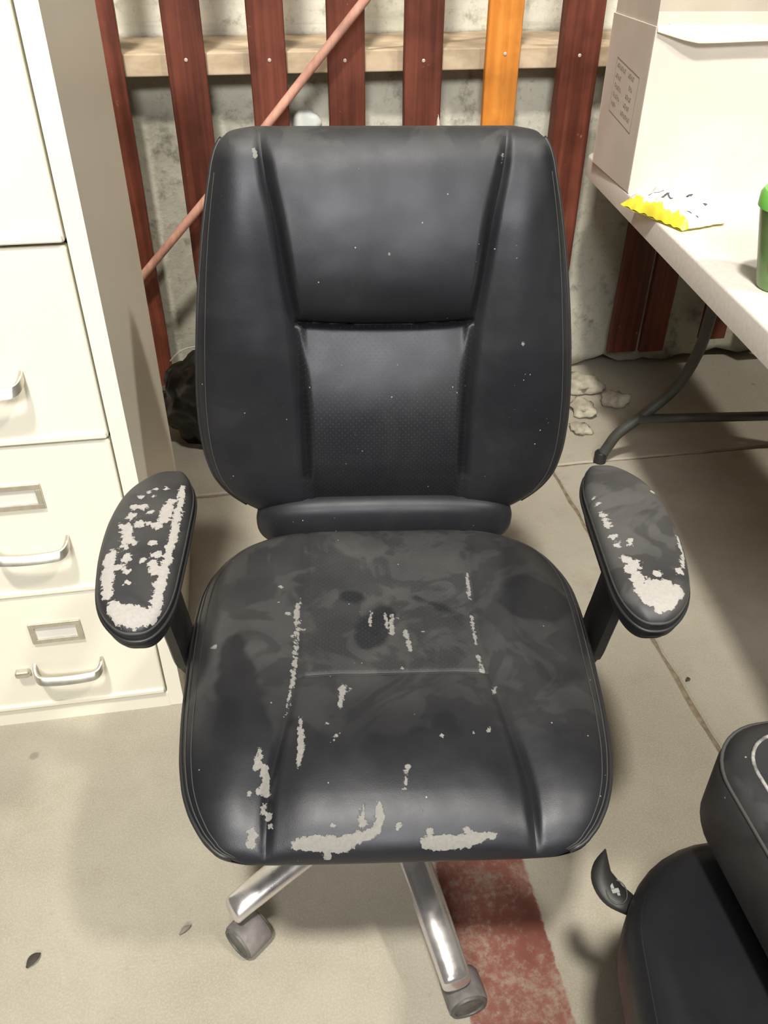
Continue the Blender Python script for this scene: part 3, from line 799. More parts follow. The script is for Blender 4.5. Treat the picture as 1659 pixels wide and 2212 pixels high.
ARM_PEEL[-1] += [[(-0.277,0.104,0.663,0.0025),(-0.273,0.055,0.665,0.0030),(-0.270,0.005,0.666,0.0034),(-0.270,-0.033,0.666,0.0033),(-0.270,-0.067,0.664,0.0038),(-0.271,-0.091,0.663,0.0048),(-0.270,-0.118,0.659,0.0052),(-0.272,-0.135,0.654,0.0051)],
 [(-0.274,-0.138,0.653,0.0067),(-0.291,-0.141,0.654,0.0082),(-0.306,-0.138,0.655,0.0082),(-0.317,-0.125,0.659,0.0067)],
 [(-0.287,-0.132,0.658,0.0062),(-0.306,-0.129,0.658,0.0051)],
 [(-0.327,-0.107,0.661,0.0052),(-0.333,-0.082,0.664,0.0059),(-0.337,-0.054,0.666,0.0055),(-0.337,-0.038,0.666,0.0039)],
 [(-0.325,-0.064,0.666,0.0043)],
 [(-0.331,0.054,0.667,0.0042)],
 [(-0.319,0.055,0.667,0.0048)],
 [(-0.330,0.034,0.668,0.0053)],
 [(-0.316,0.017,0.668,0.0058)],
 [(-0.331,0.012,0.668,0.0052),(-0.323,-0.018,0.668,0.0045)],
 [(-0.324,-0.028,0.667,0.0033)],
 [(-0.293,0.014,0.668,0.0058)],
 [(-0.287,0.053,0.667,0.0059),(-0.286,0.027,0.668,0.0058)],
 [(-0.285,0.066,0.666,0.0048)],
 [(-0.308,0.042,0.668,0.0029)],
 [(-0.306,0.018,0.668,0.0029)],
 [(-0.314,-0.021,0.668,0.0028)],
 [(-0.292,-0.021,0.668,0.0039)],
 [(-0.285,-0.043,0.667,0.0033)],
 [(-0.286,-0.057,0.666,0.0038),(-0.279,-0.073,0.665,0.0038)],
 [(-0.280,-0.043,0.667,0.0033)],
 [(-0.318,-0.044,0.667,0.0028),(-0.317,-0.054,0.666,0.0027)],
 [(-0.299,-0.053,0.667,0.0022)],
 [(-0.313,-0.071,0.666,0.0022)],
 [(-0.308,-0.090,0.664,0.0021)],
 [(-0.298,0.099,0.665,0.0025)],
 [(-0.311,0.098,0.665,0.0025)],
 [(-0.327,0.078,0.666,0.0024)],
 [(-0.318,0.090,0.665,0.0018)],
 [(-0.310,0.081,0.666,0.0018)],
 [(-0.338,0.016,0.668,0.0023)]]
ARM_PEEL[1] += [[(0.269,0.066,0.663,0.0024)],
 [(0.269,0.050,0.664,0.0024)],
 [(0.269,0.029,0.665,0.0030),(0.270,-0.000,0.666,0.0035)],
 [(0.271,-0.021,0.666,0.0040)],
 [(0.272,-0.037,0.666,0.0034)],
 [(0.275,-0.062,0.665,0.0039),(0.282,-0.075,0.665,0.0082)],
 [(0.276,-0.082,0.664,0.0076)],
 [(0.280,-0.098,0.663,0.0086)],
 [(0.281,-0.113,0.661,0.0085)],
 [(0.288,-0.125,0.659,0.0116),(0.305,-0.128,0.659,0.0126),(0.320,-0.117,0.661,0.0095)],
 [(0.296,-0.137,0.656,0.0063),(0.309,-0.134,0.657,0.0063)],
 [(0.311,-0.107,0.662,0.0075),(0.290,-0.107,0.662,0.0064)],
 [(0.305,-0.089,0.664,0.0043)],
 [(0.333,-0.086,0.663,0.0043)],
 [(0.353,-0.019,0.662,0.0017),(0.348,-0.054,0.661,0.0020),(0.341,-0.078,0.662,0.0019)],
 [(0.350,0.078,0.662,0.0019)],
 [(0.290,-0.030,0.667,0.0023),(0.285,-0.040,0.667,0.0017)]]
def seat_attrs(P):
    f = P.reshape(-1, 3)
    pe = sdf(f, SEAT_PEEL)
    wp = sdf(f*np.array([1, 1, 0.3]), [[(a, b, c*0.3, r) for a, b, c, r in s] for s in SEAT_WIPE_SHADE], 0.06)
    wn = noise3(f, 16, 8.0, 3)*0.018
    wipe_shade = np.clip(0.5-(wp+wn)/0.007, 0, 1)
    fr = np.clip((f[:, 1]+0.20)/0.14, 0, 1)*0.92+0.03
    up_ = np.clip((f[:, 2]-0.445)/0.03, 0, 1)
    big = noise3(f, 7, 2.0, 3)*0.55
    dust = np.clip((0.40+big*0.35)*fr*up_, 0, 1)*(1-0.8*wipe_shade)
    return {'peel': pe, 'dust': dust}
ia = int(np.argmin(np.abs(colsX+XS))); ib = int(np.argmin(np.abs(colsX-XS))); jk = int(np.argmin(np.abs(rowsY-yk)))
def sub(P, j0, j1, i0, i1): return P[j0:j1+1, i0:i1+1]
for nm, (j0, j1, i0, i1) in (('side_bolster', (0, len(rowsY)-1, 0, ia)), ('side_bolster', (0, len(rowsY)-1, ib, len(colsX)-1)),
                             ('front_panel', (0, jk, ia, ib)), ('centre_panel', (jk, len(rowsY)-1, ia, ib))):
    g = sub(TOP, j0, j1, i0, i1)
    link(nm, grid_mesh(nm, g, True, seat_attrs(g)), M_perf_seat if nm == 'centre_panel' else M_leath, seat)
link('seat_underside', grid_mesh('seat_underside', BOT), M_plastic, seat)
# piping and stitch lines round the edge of the seat
def seat_line(q, sign=1, yl=-0.285, yh=0.285):
    P = []
    for Y in np.linspace(-0.985, 0.985, 120):
        p = seat_top(np.array(sign*q), np.array(Y)); P.append(p)
    return P
for s in (-1, 1):
    tube('piping', [p+np.array([s*0.0006, 0, 0]) for p in seat_line(0.996, s)], 0.0030, M_piping, seat, 8)
    tube('stitch_line', [p+np.array([s*0.0004, 0, 0.0002]) for p in seat_line(0.975, s)], 0.0008, M_thread, seat, 5)
    tube('stitch_line', [p+np.array([s*0.0004, 0, 0.0001]) for p in seat_line(0.945, s)], 0.0007, M_thread, seat, 5)
tube('stitch_line', [TOP[jk, i]+np.array([0, -0.0035, 0.0016]) for i in range(ia+2, ib-1, 2)], 0.0005, M_thread, seat, 5)

# ---- backrest -----------------------------------------------------------
back = empty('backrest', (0, 0, 0), 0, chair)
TILT = R(12)
nf = np.array([0, -math.cos(TILT), math.sin(TILT)]); ut = np.array([0, math.sin(TILT), math.cos(TILT)])
Z0, Z1 = 0.478, 1.046
w_back = curve1([0.478, 0.486, 0.50, 0.52, 0.545, 0.58, 0.62, 0.67, 0.74, 0.80, 0.86, 0.93, 0.98, 1.005, 1.022, 1.034, 1.042, 1.046],
                [0.192, 0.208, 0.229, 0.252, 0.270, 0.282, 0.287, 0.287, 0.281, 0.274, 0.266, 0.254, 0.243, 0.237, 0.230, 0.220, 0.204, 0.180])
s_back = curve1([0.47, 0.52, 0.60, 0.67, 0.73, 0.795, 0.85, 0.93, 1.0, 1.05], [0.124, 0.124, 0.124, 0.125, 0.128, 0.133, 0.141, 0.152, 0.165, 0.170])
def zs_back(x): return 0.786+0.30*x*x
def y_plane(z): return 0.252+(z-0.5)*math.tan(TILT)
ZC, LZ = (Z0+Z1)/2, (Z1-Z0)/2
zk = (0.790-ZC)/LZ
rowsB = cols_unique(np.concatenate([-(0.75+0.25*edge_dist(34)), np.linspace(-0.75, zk-0.06, 56), np.linspace(zk-0.06, zk+0.06, 26), np.linspace(zk+0.06, 0.75, 44), 0.75+0.25*edge_dist(40)]))
colsB = colsX
def back_front(X, Y, sign=1):
    z = ZC+LZ*Y
    w = w_back(z); s = np.minimum(s_back(z), w*0.86); x = xmap(X, z, w, s)
    gy = np.maximum(0, 1-np.abs(Y)**np.where(Y > 0, 5.0, 6.0))**(1/np.where(Y > 0, 2.4, 3.0))
    q = np.abs(x)/w
    gx = np.maximum(0, 1-q**4.5)**(1/2.5)
    h = 0.052 if sign > 0 else 0.040
    d = sign*h*gx*gy
    if sign > 0:
        ds = np.abs(np.abs(x)-s); inside = np.abs(x) < s
        ins = np.clip((s-np.abs(x))/0.017, 0, 1); ins = ins*ins*(3-2*ins)
        zs = zs_back(x)
        t = np.clip((z-zs)/(Z1-zs), 0, 1)
        head = 0.040*(1-np.exp(-t/0.10))*(1-t)**0.55
        tl = np.clip((zs-z)/(zs-0.53), 0, 1.2)
        low = -0.016+0.034*np.sin(np.minimum(tl, 1.1)*math.pi*0.80)-0.006*np.maximum(0, tl-0.8)/0.2
        cen = np.where(z > zs, head-0.010, low)
        d = d+np.where(inside, cen*ins, 0)*gy
        d -= 0.009*np.exp(-(ds/0.006)**2)*gy*np.where(z > 0.55, 1.0, 0.5)
        d += 0.010*(1-np.exp(-(ds/0.035)**2))*gy*np.where(inside, 0, 1)*np.clip((z-0.6)/0.15, 0.2, 1)
        d -= 0.010*np.exp(-((z-zs)/0.0045)**2)*np.where(inside, 1, 0)*gy*np.clip((s-np.abs(x))/0.006, 0, 1)
    base = np.stack([x, y_plane(z)+0.052/math.cos(TILT)+0*x, z+0*x], -1)
    # wings wrap forward slightly
    wing = 0.012*np.clip((np.abs(x)-0.13)/0.14, 0, 1)**2*np.clip((1.0-z)/0.2, 0, 1)
    return base+nf*(d+wing)[..., None]
XB, YB = np.meshgrid(colsB, rowsB)
FB = back_front(XB, YB); RB = back_front(XB[::3, ::3], YB[::3, ::3], -1)
nb = wrinkle(FB, 0.0018, 7, 6.2)*np.maximum(0, 1-np.abs(XB)**8)*np.maximum(0, 1-np.abs(YB)**8)
FB += nf*nb[..., None]
def back_attrs(P):
    f = P.reshape(-1, 3)
    top = np.clip((f[:, 2]-1.012)/0.02, 0, 1)
    big = noise3(f, 8, 5.0, 3)
    return {'peel': sdf(f, BACK_PEEL, 0.05), 'dust': np.clip(0.03+0.07*big+0.45*top, 0, 1)}
jb = int(np.argmin(np.abs(rowsB-zk)))
for nm, (j0, j1, i0, i1) in (('side_bolster', (0, len(rowsB)-1, 0, ia)), ('side_bolster', (0, len(rowsB)-1, ib, len(colsB)-1)),
                             ('lumbar_panel', (0, jb, ia, ib)), ('head_panel', (jb, len(rowsB)-1, ia, ib))):
    g = sub(FB, j0, j1, i0, i1)
    link(nm, grid_mesh(nm, g, False, back_attrs(g)), M_perf_back if nm == 'lumbar_panel' else M_leath_s, back)
RBs = RB
link('rear_cover', grid_mesh('rear_cover', RBs, True, {'peel': np.full(RBs.shape[:2], 0.05), 'dust': np.full(RBs.shape[:2], 0.25)}), M_leath, back)
for s in (-1, 1):
    tube('piping', [back_front(np.array(s*0.997), np.array(Y)) for Y in np.linspace(-0.93, 0.95, 110)], 0.0032, M_piping, back, 8)
    tube('stitch_line', [back_front(np.array(s*0.955), np.array(Y))+nf*0.0003 for Y in np.linspace(-0.86, 0.80, 110)], 0.0006, M_thread, back, 5)
# lower roll of the backrest, tucked behind the seat
def roll(hw, zc, hz, yc, hy, n=3.0):
    a = np.linspace(0, 2*math.pi, 41); b = np.sin(np.linspace(-math.pi/2, math.pi/2, 45))
    P = np.zeros((45, 41, 3))
    for i, X in enumerate(b):
        g = max(0, 1-abs(X)**5)**(1/2.5)
        for j, t in enumerate(a):
            c, s = math.cos(t), math.sin(t)
            P[i, j] = (hw*X, yc+hy*g*math.copysign(abs(c)**0.7, c), zc+hz*g*math.copysign(abs(s)**0.7, s)+0.006*(1-X*X))
    return P
g = roll(0.212, 0.470, 0.052, 0.290, 0.045)
link('lower_roll', grid_mesh('lower_roll', g, False, {'peel': np.full(g.shape[:2], 0.05), 'dust': np.full(g.shape[:2], 0.05)}), M_leath_s, back)
# back support bar under the seat
bar = []
for (y, z) in ((0.05, 0.372), (0.20, 0.365), (0.33, 0.372), (0.385, 0.41), (0.40, 0.47), (0.41, 0.60)): bar.append((0, y, z))
P = smooth_path(bar, 6); V = []; F = []
for i, p in enumerate(P):
    tt_ = P[min(i+1, len(P)-1)]-P[max(i-1, 0)]; tt_ /= np.linalg.norm(tt_); nn2 = np.array([0, -tt_[2], tt_[1]])
    for a, b in ((-1, -1), (1, -1), (1, 1), (-1, 1)): V.append(p+np.array([0.035*a, 0, 0])+nn2*0.006*b)
for i in range(len(P)-1):
    for q in range(4): F.append((i*4+q, i*4+(q+1) % 4, (i+1)*4+(q+1) % 4, (i+1)*4+q))
F.append((0, 1, 2, 3)); F.append(tuple((len(P)-1)*4+q for q in range(4)))
link('back_support_bar', mesh('back_support_bar', V, F), M_plastic, back, smooth=False)

# ---- armrests -----------------------------------------------------------
cin = curve1([-0.160, -0.12, -0.05, 0.03, 0.10, 0.165], [0.262, 0.257, 0.256, 0.258, 0.262, 0.272])
cout = curve1([-0.160, -0.12, -0.06, 0.0, 0.06, 0.11, 0.165], [0.318, 0.338, 0.353, 0.360, 0.361, 0.354, 0.330])
def arm_pad(s, z0, h_up, h_dn, grow, ya, yb):
    n = cols_unique(np.concatenate([-(0.5+0.5*edge_dist(18)), np.linspace(-0.5, 0.5, 26), 0.5+0.5*edge_dist(18)]))
    m = cols_unique(np.concatenate([-(0.7+0.3*edge_dist(22)), np.linspace(-0.7, 0.7, 60), 0.7+0.3*edge_dist(22)]))
    U, Vv = np.meshgrid(n, m)
    # map the square to a stadium-like plan
    y = (ya+yb)/2+(yb-ya)/2*Vv
    end = np.maximum(0, 1-np.abs(Vv)**np.where(Vv < 0, 7.0, 4.5))**(1/2.5)
    c = (cin(y)+cout(y))/2; hw = ((cout(y)-cin(y))/2+grow)*end
    x = s*(c+hw*U)
    gx = np.maximum(0, 1-np.abs(U)**5)**(1/3.2); gv = np.maximum(0, 1-np.abs(Vv)**9)**(1/3.2)
    zt = z0+h_up*gx*gv; zb = z0-h_dn*gx*gv
    sag = 0.010*(1-Vv**2)-0.006*Vv*0
    top = np.stack([x, y, zt+sag-0.010], -1); bot = np.stack([x, y, zb+sag-0.010], -1)
    return top, bot
def arm_attrs(P, s):
    f = P.reshape(-1, 3)
    pe = sdf(f, ARM_PEEL[s], 0.03)-(0.0018 if s < 0 else 0.0008)
    big = noise3(f, 10, 4.0+s, 3)
    base = 0.62 if s > 0 else 0.34
    upf = np.clip((f[:, 2]-0.640)/0.012, 0, 1)
    return {'peel': pe, 'dust': np.clip((base+0.25*big)*upf+0.05, 0, 1)}
for s in (-1, 1):
    arm = empty('armrest', (0, 0, 0), 0, chair)
    arm['label'] = 'left-hand armrest in the picture, heavily flaked' if s < 0 else 'right-hand armrest in the picture, bare at its front end'
    top, bot = arm_pad(s, 0.642, 0.026, 0.022, 0.0, -0.152, 0.168)
    link('arm_pad', grid_mesh('arm_pad', top, s < 0 and False or s > 0 and False, arm_attrs(top, s)), M_leath_arm, arm)
    link('pad_side', grid_mesh('pad_side', bot, True, {'peel': np.full(bot.shape[:2], 0.05), 'dust': np.full(bot.shape[:2], 0.05)}), M_leath_s, arm)
    t2, b2 = arm_pad(s, 0.622, 0.014, 0.013, -0.005, -0.139, 0.150)
    gpad = np.concatenate([t2, b2[::-1]], 0)
    link('arm_base', grid_mesh('arm_base', gpad), M_plastic, arm)
    for dz, gr in ((0.0005, 0.0012), (0.010, -0.0014)):
        tp_, bp_ = arm_pad(s, 0.642+dz, 0, 0, gr, -0.152-gr, 0.168+gr)
        ring = list(tp_[:, 0])+list(tp_[::-1, -1])
        ring = [ring[i] for i in range(0, len(ring), 2)]
        tube('piping', ring, 0.0022, M_piping if dz < 0.005 else M_thread, arm, 6, True)
    # post: flat bar from the pad down to the seat frame
    path = smooth_path([(s*0.300, 0.000, 0.605), (s*0.300, 0.014, 0.55), (s*0.298, 0.032, 0.47), (s*0.294, 0.045, 0.41), (s*0.270, 0.050, 0.376), (s*0.22, 0.050, 0.366), (s*0.12, 0.05, 0.366)], 7)
    V = []; F = []
    for i, p in enumerate(path):
        tt_ = path[min(i+1, len(path)-1)]-path[max(i-1, 0)]; tt_ /= np.linalg.norm(tt_)
        wd = np.array([0, 1, 0])-tt_*tt_[1]; wd /= np.linalg.norm(wd); nn2 = np.cross(tt_, wd)
        hw_ = 0.034 if i < 20 else 0.030
        if i < 4: hw_ = 0.048-0.0035*i
        prof = [(-1, -0.55), (-0.8, -1), (0.8, -1), (1, -0.55), (1, 0.55), (0.8, 1), (-0.8, 1), (-1, 0.55)]
        for a, b in prof: V.append(p+wd*hw_*a+nn2*0.011*b)
    for i in range(len(path)-1):
        for q in range(8): F.append((i*8+q, i*8+(q+1) % 8, (i+1)*8+(q+1) % 8, (i+1)*8+q))
    F.append(tuple(range(8))); F.append(tuple((len(path)-1)*8+q for q in range(8)))
    sharp(link('arm_post', mesh('arm_post', V, F), M_plastic, arm), 40)

# ---- base ---------------------------------------------------------------
base = empty('star_base', (0, 0, 0), 0, chair)
boxes('tilt_mechanism', [((0, 0.02, 0.352), (0.16, 0.24, 0.05)), ((0, 0.0, 0.383), (0.34, 0.30, 0.012))], M_plastic, chair, 0.006)
lathe('gas_lift', [(0.026, 0.07), (0.026, 0.21), (0.024, 0.212), (0.024, 0.216), (0.0145, 0.218), (0.0145, 0.33)], M_plastic, base, 24)
lathe('hub', [(0.030, 0.055), (0.042, 0.062), (0.046, 0.09), (0.044, 0.125), (0.036, 0.132), (0.028, 0.134)], M_chrome, base, 32)
a1 = math.atan2(-0.164, -0.236)
def leg_mesh():
    pts = smooth_path([(0.030, 0, 0.100), (0.09, 0, 0.112), (0.17, 0, 0.106), (0.24, 0, 0.094), (0.282, 0, 0.084), (0.297, 0, 0.076)], 6)
    V = []; F = []; n = 20
    N = len(pts)
    for i, p in enumerate(pts):
        t = i/(N-1)
        wd = 0.026-0.005*t; ht = 0.021-0.005*t
        if i >= N-5:
            q = (i-(N-5))/4; k = math.sqrt(max(0.02, 1-q*q*0.97)); wd *= k; ht *= k
        for k in range(n):
            a = 2*math.pi*k/n; c, s = math.cos(a), math.sin(a)
            V.append((p[0], wd*math.copysign(abs(c)**0.85, c), p[2]+ht*(math.copysign(abs(s)**0.9, s) if s > 0 else 0.62*s)))
    for i in range(N-1):
        for k in range(n): F.append((i*n+k, (i+1)*n+k, (i+1)*n+(k+1) % n, i*n+(k+1) % n))
    F.append(tuple(range(n))); F.append(tuple(reversed([(N-1)*n+k for k in range(n)])))
    return mesh('leg', V, F)
me_leg = leg_mesh(); me_leg.materials.append(M_chrome); me_leg.polygons.foreach_set('use_smooth', [True]*len(me_leg.polygons))
def lathe_y(name, prof, mat, n=28):
    V = []; F = []
    for r, h in prof:
        for k in range(n): a = 2*math.pi*k/n; V.append((r*math.cos(a), h, r*math.sin(a)))
    for i in range(len(prof)-1):
        for k in range(n): F.append((i*n+k, (i+1)*n+k, (i+1)*n+(k+1) % n, i*n+(k+1) % n))
    F.append(tuple(range(n))); F.append(tuple(reversed([(len(prof)-1)*n+k for k in range(n)])))
    me = mesh(name, V, F); me.materials.append(mat); me.polygons.foreach_set('use_smooth', [True]*len(me.polygons))
    bm = bmesh.new(); bm.from_mesh(me); bmesh.ops.recalc_face_normals(bm, faces=bm.faces)
    for e in bm.edges:
        if len(e.link_faces) == 2: e.smooth = e.link_faces[0].normal.dot(e.link_faces[1].normal) > 0.75
    bm.to_mesh(me); bm.free(); return me
def wheel_me(): return lathe_y('wheel', [(0.010, 0.010), (0.0262, 0.010), (0.0275, 0.012), (0.0275, 0.022), (0.0262, 0.0245), (0.0225, 0.0245), (0.0215, 0.0225), (0.006, 0.0230)], M_hubface)
def hood_me():
    # barrel-shaped cover over the upper two thirds of the twin wheels
    V = []; F = []; n = 26; ys = (-0.0215, -0.020, -0.012, 0.012, 0.020, 0.0215); rs = (0.0278, 0.0290, 0.0295, 0.0295, 0.0290, 0.0278)
    for q, y in enumerate(ys):
        for k in range(n+1):
            a = R(-28)+R(236)*k/n; V.append((rs[q]*math.cos(a), y, rs[q]*math.sin(a)))
    m = n+1; o = len(V)
    for q, y in enumerate(ys):
        for k in range(n+1):
            a = R(-28)+R(236)*k/n; V.append(((rs[q]-0.0012)*math.cos(a), y*0.98, (rs[q]-0.0012)*math.sin(a)))
    for b in range(5):
        for k in range(n):
            F.append((b*m+k, b*m+k+1, (b+1)*m+k+1, (b+1)*m+k)); F.append((o+b*m+k, o+(b+1)*m+k, o+(b+1)*m+k+1, o+b*m+k+1))
    for b in (0, 5):
        for k in range(n): F.append((b*m+k, b*m+k+1, o+b*m+k+1, o+b*m+k))
    for k in (0, n):
        for b in range(5): F.append((b*m+k, (b+1)*m+k, o+(b+1)*m+k, o+b*m+k))
    me = mesh('hood', V, F); me.materials.append(M_dustplastic); me.polygons.foreach_set('use_smooth', [True]*len(me.polygons))
    bm = bmesh.new(); bm.from_mesh(me); bmesh.ops.recalc_face_normals(bm, faces=bm.faces); bm.to_mesh(me); bm.free(); return me
me_wheel, me_hood = wheel_me(), hood_me()
bmw = bmesh.new(); bmesh.ops.create_cone(bmw, cap_ends=True, segments=12, radius1=0.006, radius2=0.006, depth=0.05)
me_stem = bm_mesh('stem', bmw); me_stem.materials.append(M_steel)
def put(name, me, parent, loc=(0, 0, 0), rot=(0, 0, 0)):
    o = bpy.data.objects.new(name, me); COL.objects.link(o); o.parent = parent; o.location = loc; o.rotation_euler = rot; return o
swiv = [R(-42), R(15), R(80), R(150), R(205)]
for k in range(5):
    a = a1+k*2*math.pi/5
    put('leg', me_leg, base, (0, 0, 0), (0, 0, a))
    cx, cy = 0.283*math.cos(a), 0.283*math.sin(a)
    sw = swiv[k]
    ox_, oy_ = cx+0.017*math.cos(sw), cy+0.017*math.sin(sw)
    cs = put('caster', me_hood, base, (ox_, oy_, 0.0276), (0, 0, sw))
    for ws in (0, 1): 
        wv = put('wheel', me_wheel, base, (ox_, oy_, 0.0276), (0, 0, sw+math.pi*ws))
    put('caster_stem', me_stem, base, (cx, cy, 0.062))

# ================================================================== second chair, cropped at the lower right
c2 = empty('leather_armchair', (0.66, 0.16, 0)); tag(c2, 'black padded leather chair with paddle lever cropped at lower right', 'chair')
def slab_pad(name, x0, x1, y0, y1, z0, z1, r, er, mat, parent, dust=0.1, crown=0.0, ns=1):
    """upholstered block: rounded plan, rounded rims"""
    lay = []
    for a in np.linspace(-90, 90, 15):
        d = er*(1-math.cos(R(a))); zc = z0+er if a < 0 else z1-er
        lay.append((d, zc+er*math.sin(R(a))))
    V = []; F = []
    for d, z in lay:
        V += [(x, y, z) for x, y in rr_outline(x0+d, x1-d, y0+d, y1-d, max(r-d, 0.012), 10)]
    m = len(V)//len(lay)
    for k in range(1, 9):
        s = 1-k/8.0; d, z = lay[-1]
        cx, cy = (x0+x1)/2, (y0+y1)/2
        for x, y in rr_outline(x0+d, x1-d, y0+d, y1-d, max(r-d, 0.012), 10):
            V.append((cx+(x-cx)*max(s, 0.02), cy+(y-cy)*max(s, 0.02), z+crown*(1-s*s)))
    L = len(lay)+8
    for i in range(L-1):
        for k in range(m): F.append((i*m+k, i*m+(k+1) % m, (i+1)*m+(k+1) % m, (i+1)*m+k))
    F.append(tuple(reversed(range(m)))); F.append(tuple((L-1)*m+k for k in range(m)))
    me = mesh(name, V, F)
    at = me.attributes.new('peel', 'FLOAT', 'POINT'); at.data.foreach_set('value', np.full(len(V), 0.05, np.float32))
    at = me.attributes.new('dust', 'FLOAT', 'POINT'); at.data.foreach_set('value', np.full(len(V), dust, np.float32))
    return link(name, me, mat, parent)
ox2, oy2 = -0.66, -0.16
s2 = slab_pad('seat', -0.025, 0.50, -0.56, 0.048, 0.335, 0.450, 0.135, 0.036, M_leath_s, c2, 0.0, 0.006)
s2.location = (0.362+ox2, 0.446+oy2, 0); s2.rotation_euler = (0, 0, R(-13))
tube('piping', [Vector((x, y, 0.4395)) for x, y in rr_outline(-0.0115, 0.4865, -0.5465, 0.0345, 0.122, 10)], 0.0022, M_piping, s2, 6, True)
ar2 = slab_pad('arm_cushion', 0.412+ox2, 0.60+ox2, -0.10+oy2, 0.500+oy2, 0.488, 0.612, 0.075, 0.030, M_leath, c2, 0.30, 0.004)
for d, z, mt in ((0.004, 0.5965, M_thread), (0.030, 0.6118, plain('scuffed_welt', (0.26, 0.25, 0.24), 0.7, 0, 90, 0.6))):
    tube('piping', [Vector((x, y, z)) for x, y in rr_outline(0.412+d+ox2, 0.60-d+ox2, -0.10+d+oy2, 0.50-d+oy2, 0.072-d, 10)], 0.002, mt, ar2, 6, True)
boxes('arm_support', [((0.52+ox2, 0.06+oy2, 0.465), (0.08, 0.20, 0.06))], M_plastic, c2, 0.005)
lathe('gas_lift', [(0.026, 0.07), (0.026, 0.22), (0.016, 0.222), (0.016, 0.30)], M_plastic, c2, 20)
boxes('tilt_mechanism', [((0, 0, 0.315), (0.20, 0.26, 0.05))], M_plastic, c2, 0.006)
lathe('hub', [(0.040, 0.055), (0.046, 0.09), (0.036, 0.132)], M_plastic, c2, 24)
for k in range(5):
    a = R(20+72*k); l2 = put('leg', me_leg, c2, (0, 0, 0), (0, 0, a)); 
    put('caster', me_hood, c2, (0.283*math.cos(a), 0.283*math.sin(a), 0.0276), (0, 0, a+1)); put('caster_stem', me_stem, c2, (0.283*math.cos(a), 0.283*math.sin(a), 0.062))
    for ws in (0, 1): put('wheel', me_wheel, c2, (0.283*math.cos(a), 0.283*math.sin(a), 0.0276), (0, 0, a+1+math.pi*ws))
# paddle lever
lev = smooth_path([(0.346, 0.492, 0.405), (0.333, 0.468, 0.4), (0.338, 0.446, 0.394), (0.356, 0.43, 0.388), (0.4, 0.405, 0.345), (0.47, 0.34, 0.322), (0.56, 0.24, 0.318)], 6)
V = []; F = []; wl = [0.001, 0.0022, 0.0045, 0.0068, 0.009, 0.0105, 0.0122, 0.0137, 0.0148, 0.0156, 0.0162, 0.0165, 0.0165, 0.0163, 0.016, 0.0155, 0.015, 0.014, 0.012, 0.011, 0.010]+[0.009]*30
for i, p in enumerate(lev):
    tt_ = lev[min(i+1, len(lev)-1)]-lev[max(i-1, 0)]; tt_ /= np.linalg.norm(tt_)
    wd = np.cross(tt_, (0, 0, 1)); wd /= np.linalg.norm(wd); upn = np.cross(wd, tt_)
    for a, b in ((-1, 0), (-0.8, 0.8), (0, 1), (0.8, 0.8), (1, 0), (0.8, -0.8), (0, -1), (-0.8, -0.8)):
        V.append(p+np.array((ox2, oy2, 0))+wd*wl[i]*a+upn*(0.006 if i > 2 else 0.002+0.0015*i)*b)
for i in range(len(lev)-1):
    for q in range(8): F.append((i*8+q, i*8+(q+1) % 8, (i+1)*8+(q+1) % 8, (i+1)*8+q))
F.append(tuple(range(8))); F.append(tuple((len(lev)-1)*8+q for q in range(8)))
lv = link('paddle_lever', mesh('paddle_lever', V, F), M_plastic, c2)
M_icon = plain('pale_icon', (0.33, 0.34, 0.32), 0.6)
M_iconring = plain('icon_ring', (0.09, 0.095, 0.08), 0.5)
ic = np.array((0.341+ox2, 0.4435+oy2, 0.4005))
ringp = [ic+np.array((0.0115*math.cos(a)*0.95+0.004*math.sin(a), -0.016*math.sin(a)*0.8+0.006*math.cos(a), -0.002*math.cos(a)*0)) for a in np.linspace(0, 2*math.pi, 28, endpoint=False)]
tube('icon_ring', ringp, 0.0008, M_iconring, lv, 5, True)
boxes('lever_icon', [((0, 0, 0), (0.0085, 0.005, 0.001)), ((-0.002, 0.0065, 0), (0.0035, 0.009, 0.001)), ((0.002, -0.0045, 0), (0.003, 0.003, 0.001))], M_icon, lv).location = tuple(ic+np.array((-0.001, 0.001, 0.0005)))

# ================================================================== odds and ends
# black rubbish sack behind the chair, beside the cabinet
def blob(name, c, r, amp, sc, seed, mat, flat=0.0, sub_=4):
    bm = bmesh.new(); bmesh.ops.create_icosphere(bm, subdivisions=sub_, radius=1.0)
    for v in bm.verts:
        q = 1+amp*mnoise.fractal(v.co*sc+Vector((seed, 0, 0)), 1, 2, 4)
        v.co = Vector((v.co.x*r[0]*q, v.co.y*r[1]*q, v.co.z*r[2]*q))
        if v.co.z < -flat: v.co.z = -flat
    return link(name, bm_mesh(name, bm), mat, None, c)
M_bag = plain('black_polythene', (0.012, 0.013, 0.010), 0.32)
sack = empty('rubbish_sack', (-0.13, 2.20, 0)); tag(sack, 'black plastic rubbish sack slumped behind the chair next to the cabinet', 'sack')
b1 = blob('sack_body', (0, 0, 0.125), (0.165, 0.115, 0.15), 0.25, 2.0, 3.0, M_bag, 0.124); b1.parent = sack
tube('sack_rim', smooth_path([(-0.115, -0.03, 0.265), (-0.085, -0.02, 0.288), (-0.05, 0.0, 0.29), (-0.02, 0.02, 0.275), (0.02, 0.03, 0.26)], 6), 0.0022, plain('pale_rim', (0.4, 0.39, 0.36), 0.6), sack, 6)
